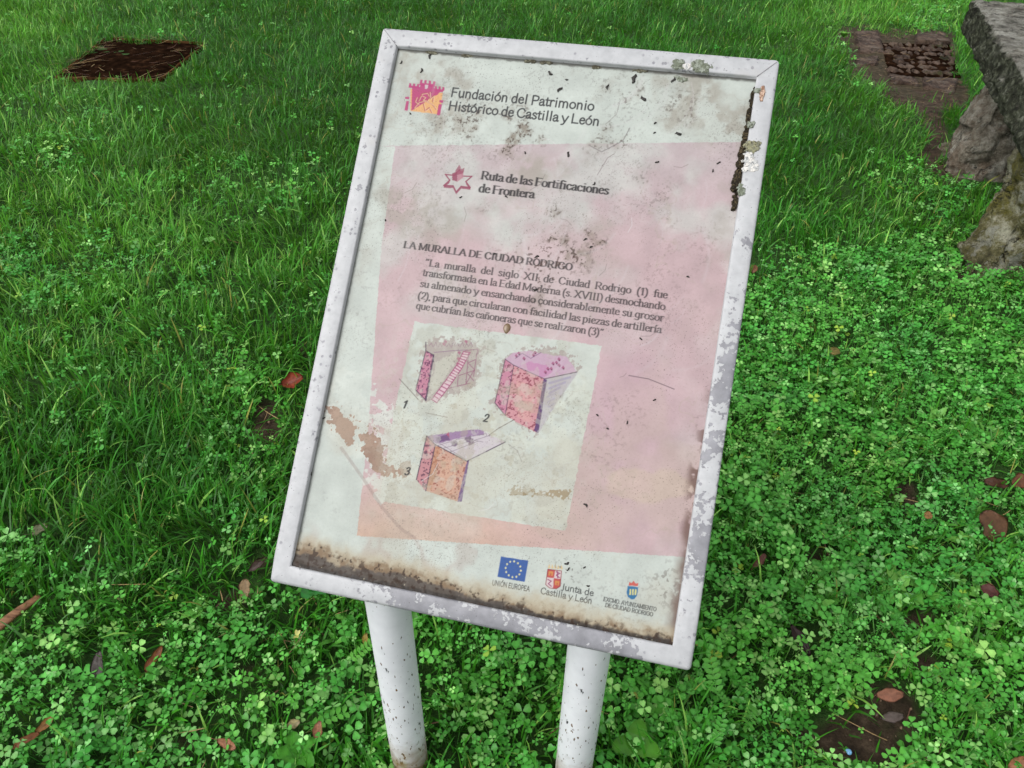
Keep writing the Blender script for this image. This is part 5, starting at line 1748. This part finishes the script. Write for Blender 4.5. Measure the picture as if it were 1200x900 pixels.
# ------------------------------------------------------------------ fallen leaves and small litter
def leaf_at(px, py, lpx, wpx, ang, col, curl, label, seed):
    h = 0.052 if px > 250 or py > 600 else 0.06
    p = gnd(float(px), float(py), h)
    _, _, dep = topx(p[None])
    m = float(dep[0]) / F
    # picture-plane size turned into a real leaf lying on the plants, tilted towards the sky
    L_, Wd = lpx * m * 1.08, wpx * m * 1.15
    bm = bmesh.new()
    nu, nv = 14, 8
    rows = []
    rs = random.Random(seed)
    fold, rip = rs.uniform(-.5, .5), rs.uniform(0, 6)
    for i in range(nu + 1):
        t = i / nu
        wv = math.sin(math.pi * (t * .94 + .03)) ** .62 * (1 + .10 * math.sin(9 * t + rip))
        row = []
        for j in range(nv + 1):
            s = j / nv * 2 - 1
            x = (t - .5) * L_
            y = s * wv * Wd * .5
            z = curl * Wd * .32 * (abs(s) ** 1.5) * wv + .12 * L_ * curl * math.sin(t * 5 + rip) + .04 * L_ * mnoise.noise(Vector((t * 4, s * 3, seed)))
            y *= (1 - .2 * curl * abs(s)) * (1 + .22 * mnoise.noise(Vector((t * 7 + seed, s * 2, 1.3))))
            row.append(bm.verts.new((x, y, z)))
        rows.append(row)
    for A, B in zip(rows[:-1], rows[1:]):
        for j in range(nv):
            bm.faces.new((A[j], B[j], B[j + 1], A[j + 1]))
    # stalk
    ms = rows[0][nv // 2].co.copy()
    prev = None
    for k in range(4):
        c = ms + Vector((-.07 * L_ * k, .012 * L_ * k * k * fold, .004 * k))
        ring = [bm.verts.new(c + Vector((0, .0009 * math.cos(a), .0009 * math.sin(a)))) for a in (0, 2.1, 4.2)]
        if prev:
            for a in range(3):
                bm.faces.new((prev[a], prev[(a + 1) % 3], ring[(a + 1) % 3], ring[a]))
        prev = ring
    geo = bmesh.ops.solidify(bm, geom=[f for f in bm.faces if len(f.verts) == 4 and f.calc_area() > 1e-7], thickness=.0005)
    me_t = lin(*col) * np.array([.84, 1.06, 1.15])
    o = bm_obj("fallen_leaf", bm, M_dry)
    a = o.data.color_attributes.new('tint', 'FLOAT_COLOR', 'POINT')
    for i, v in enumerate(o.data.vertices):
        rib = .82 if abs(v.co.y) < Wd * .04 else 1.0
        a.data[i].color = (*(me_t * rib), 1)
    o.location = p
    o.rotation_mode = 'ZYX'
    o.rotation_euler = (R_(rs.uniform(24, 38)), R_(rs.uniform(-10, 10)), R_(ang))
    tag(o, label, "leaf", "fallen leaves on the lawn")
for k, l in enumerate(LEAVES):
    leaf_at(*l, seed=k + 3)

def stick():
    a, b = gnd(-14., 745., .05), gnd(46., 698., .035)
    d = Vector(b - a)
    bm = bmesh.new()
    n = 24
    up = Vector((0, -.35, 1)).normalized()
    side = d.cross(up).normalized()
    up = side.cross(d).normalized()
    rows = []
    for i in range(n + 1):
        t = i / n
        c = Vector(a) + d * t + up * .004 * math.sin(t * 4)
        wv = .0135 * (1 - .35 * t) * (1 + .12 * mnoise.noise(Vector((t * 9, 0, 2))))
        hh = .004
        rows.append([bm.verts.new(c + side * sx * wv + up * sz * hh) for sx, sz in ((-1, -.3), (-.8, .7), (-.25, 1.15), (.3, .75), (.85, 1.1), (1, -.3), (0, -1))])
    for A, B in zip(rows[:-1], rows[1:]):
        for k in range(7):
            bm.faces.new((A[k], A[(k + 1) % 7], B[(k + 1) % 7], B[k]))
    bm.faces.new(rows[0][::-1])
    bm.faces.new(rows[-1])
    m, nt, bs, out = new_mat("bark_strip")
    T = NT(nt)
    mp = T.n('Mapping')
    mp.inputs['Rotation'].default_value = (0, 0, -math.atan2(d.y, d.x))
    mp.inputs['Scale'].default_value = (6, 120, 60)
    T.l(objcoord(T), mp.inputs['Vector'])
    T.l(T.ramp(T.noise(mp.outputs[0], 1.5, 6), [(.3, (.09, .035, .014)), (.5, (.22, .10, .045)), (.75, (.32, .17, .085))]), bs.inputs['Base Color'])
    bs.inputs['Roughness'].default_value = .45
    o = bm_obj("bark_strip", bm, m)
    tag(o, "orange brown strip of bark lying in grass at the left edge", "bark")
stick()

def weed(px, py, n, L_, wd, lab, col, tilt=.35, h=.02, az0=0.0, name="weed"):
    p = gnd(float(px), float(py), .0)
    p[2] = h
    root = empty(name, p, lab, "plant")
    TV, TF = leaf_template(9, .5, .55, .04)
    for k in range(n):
        v = TV.copy()
        a = az0 + 6.283 * k / n + .3 * math.sin(k * 7.1)
        s = L_ * (.8 + .3 * abs(math.sin(k * 3.3)))
        v = v * np.array([s, s * wd, s])
        v[:, 2] += .06 * s * np.sin(v[:, 0] / s * 20) * (np.abs(v[:, 1]) > 1e-4)
        v = v @ (rz(np.array([a]))[0] @ ry(np.array([-tilt]))[0]).T
        t = np.repeat(lin(*col)[None], len(v), 0) * (1 + .35 * (np.abs(TV[:, 1:2]) < 1e-4))
        make_mesh("leaf", v, TF, M_broad, root, tint=t)
weed(741, 884, 3, .068, .7, "large crinkled dock leaf plant beside the right post's foot", (72, 134, 36), .45, .03, 1.2, "dock_plant")
weed(352, 892, 5, .055, .6, "bright green plantain rosette left of the left post's foot", (66, 138, 40), .3, .03, .6, "plantain")
weed(291, 455, 6, .040, .9, "small bright green weed left of the sign's left bar", (84, 160, 60), .4, .03, .2)
weed(372, 705, 4, .055, .8, "dark green broad weed under the sign's lower left edge", (44, 118, 52), .5, .04, .9)
weed(986, 52, 7, .06, .8, "pale green weed clump left of the drain stones", (104, 158, 64), .7, .05, .3)
weed(250, 296, 5, .030, .9, "small round leaved weed in the left grass", (110, 168, 84), .4, .05, .1)

def sprig():
    p = gnd(348., 745., .05)
    TV, TF = leaf_template(4, .28, .2)
    Vs, Fs = [], []
    for k, a in enumerate((1.0, 1.9, 4.4, 5.2)):
        v = TV * .013 @ (rz(np.array([a]))[0] @ ry(np.array([-.2]))[0]).T
        Fs.append(TF + sum(len(x) for x in Vs))
        Vs.append(v)
    o = make_mesh("yellow_sprig", np.concatenate(Vs), np.concatenate(Fs), M_dry, tint=lin(176, 178, 92))
    o.location = p
    tag(o, "yellowed sprig left of the left post", "sprig")
sprig()

def scrap(px, py, s, mat, name, label, cat):
    p = gnd(float(px), float(py), .022)
    bm = bmesh.new()
    bmesh.ops.create_icosphere(bm, subdivisions=2, radius=s)
    for v in bm.verts:
        v.co = v.co * (1 + .5 * mnoise.noise(v.co * 160 + Vector((px, py, 0))))
        v.co.z *= .45
    o = bm_obj(name, bm, mat, smooth=True)
    o.location = p
    tag(o, label, cat)
scrap(995, 881, .006, M_blue, "plastic_scrap", "tiny pale blue plastic scrap on bare soil, bottom right", "litter")
scrap(1088, 889, .005, M_pale, "pebble", "small white pebble on the soil near the bottom edge", "pebble")
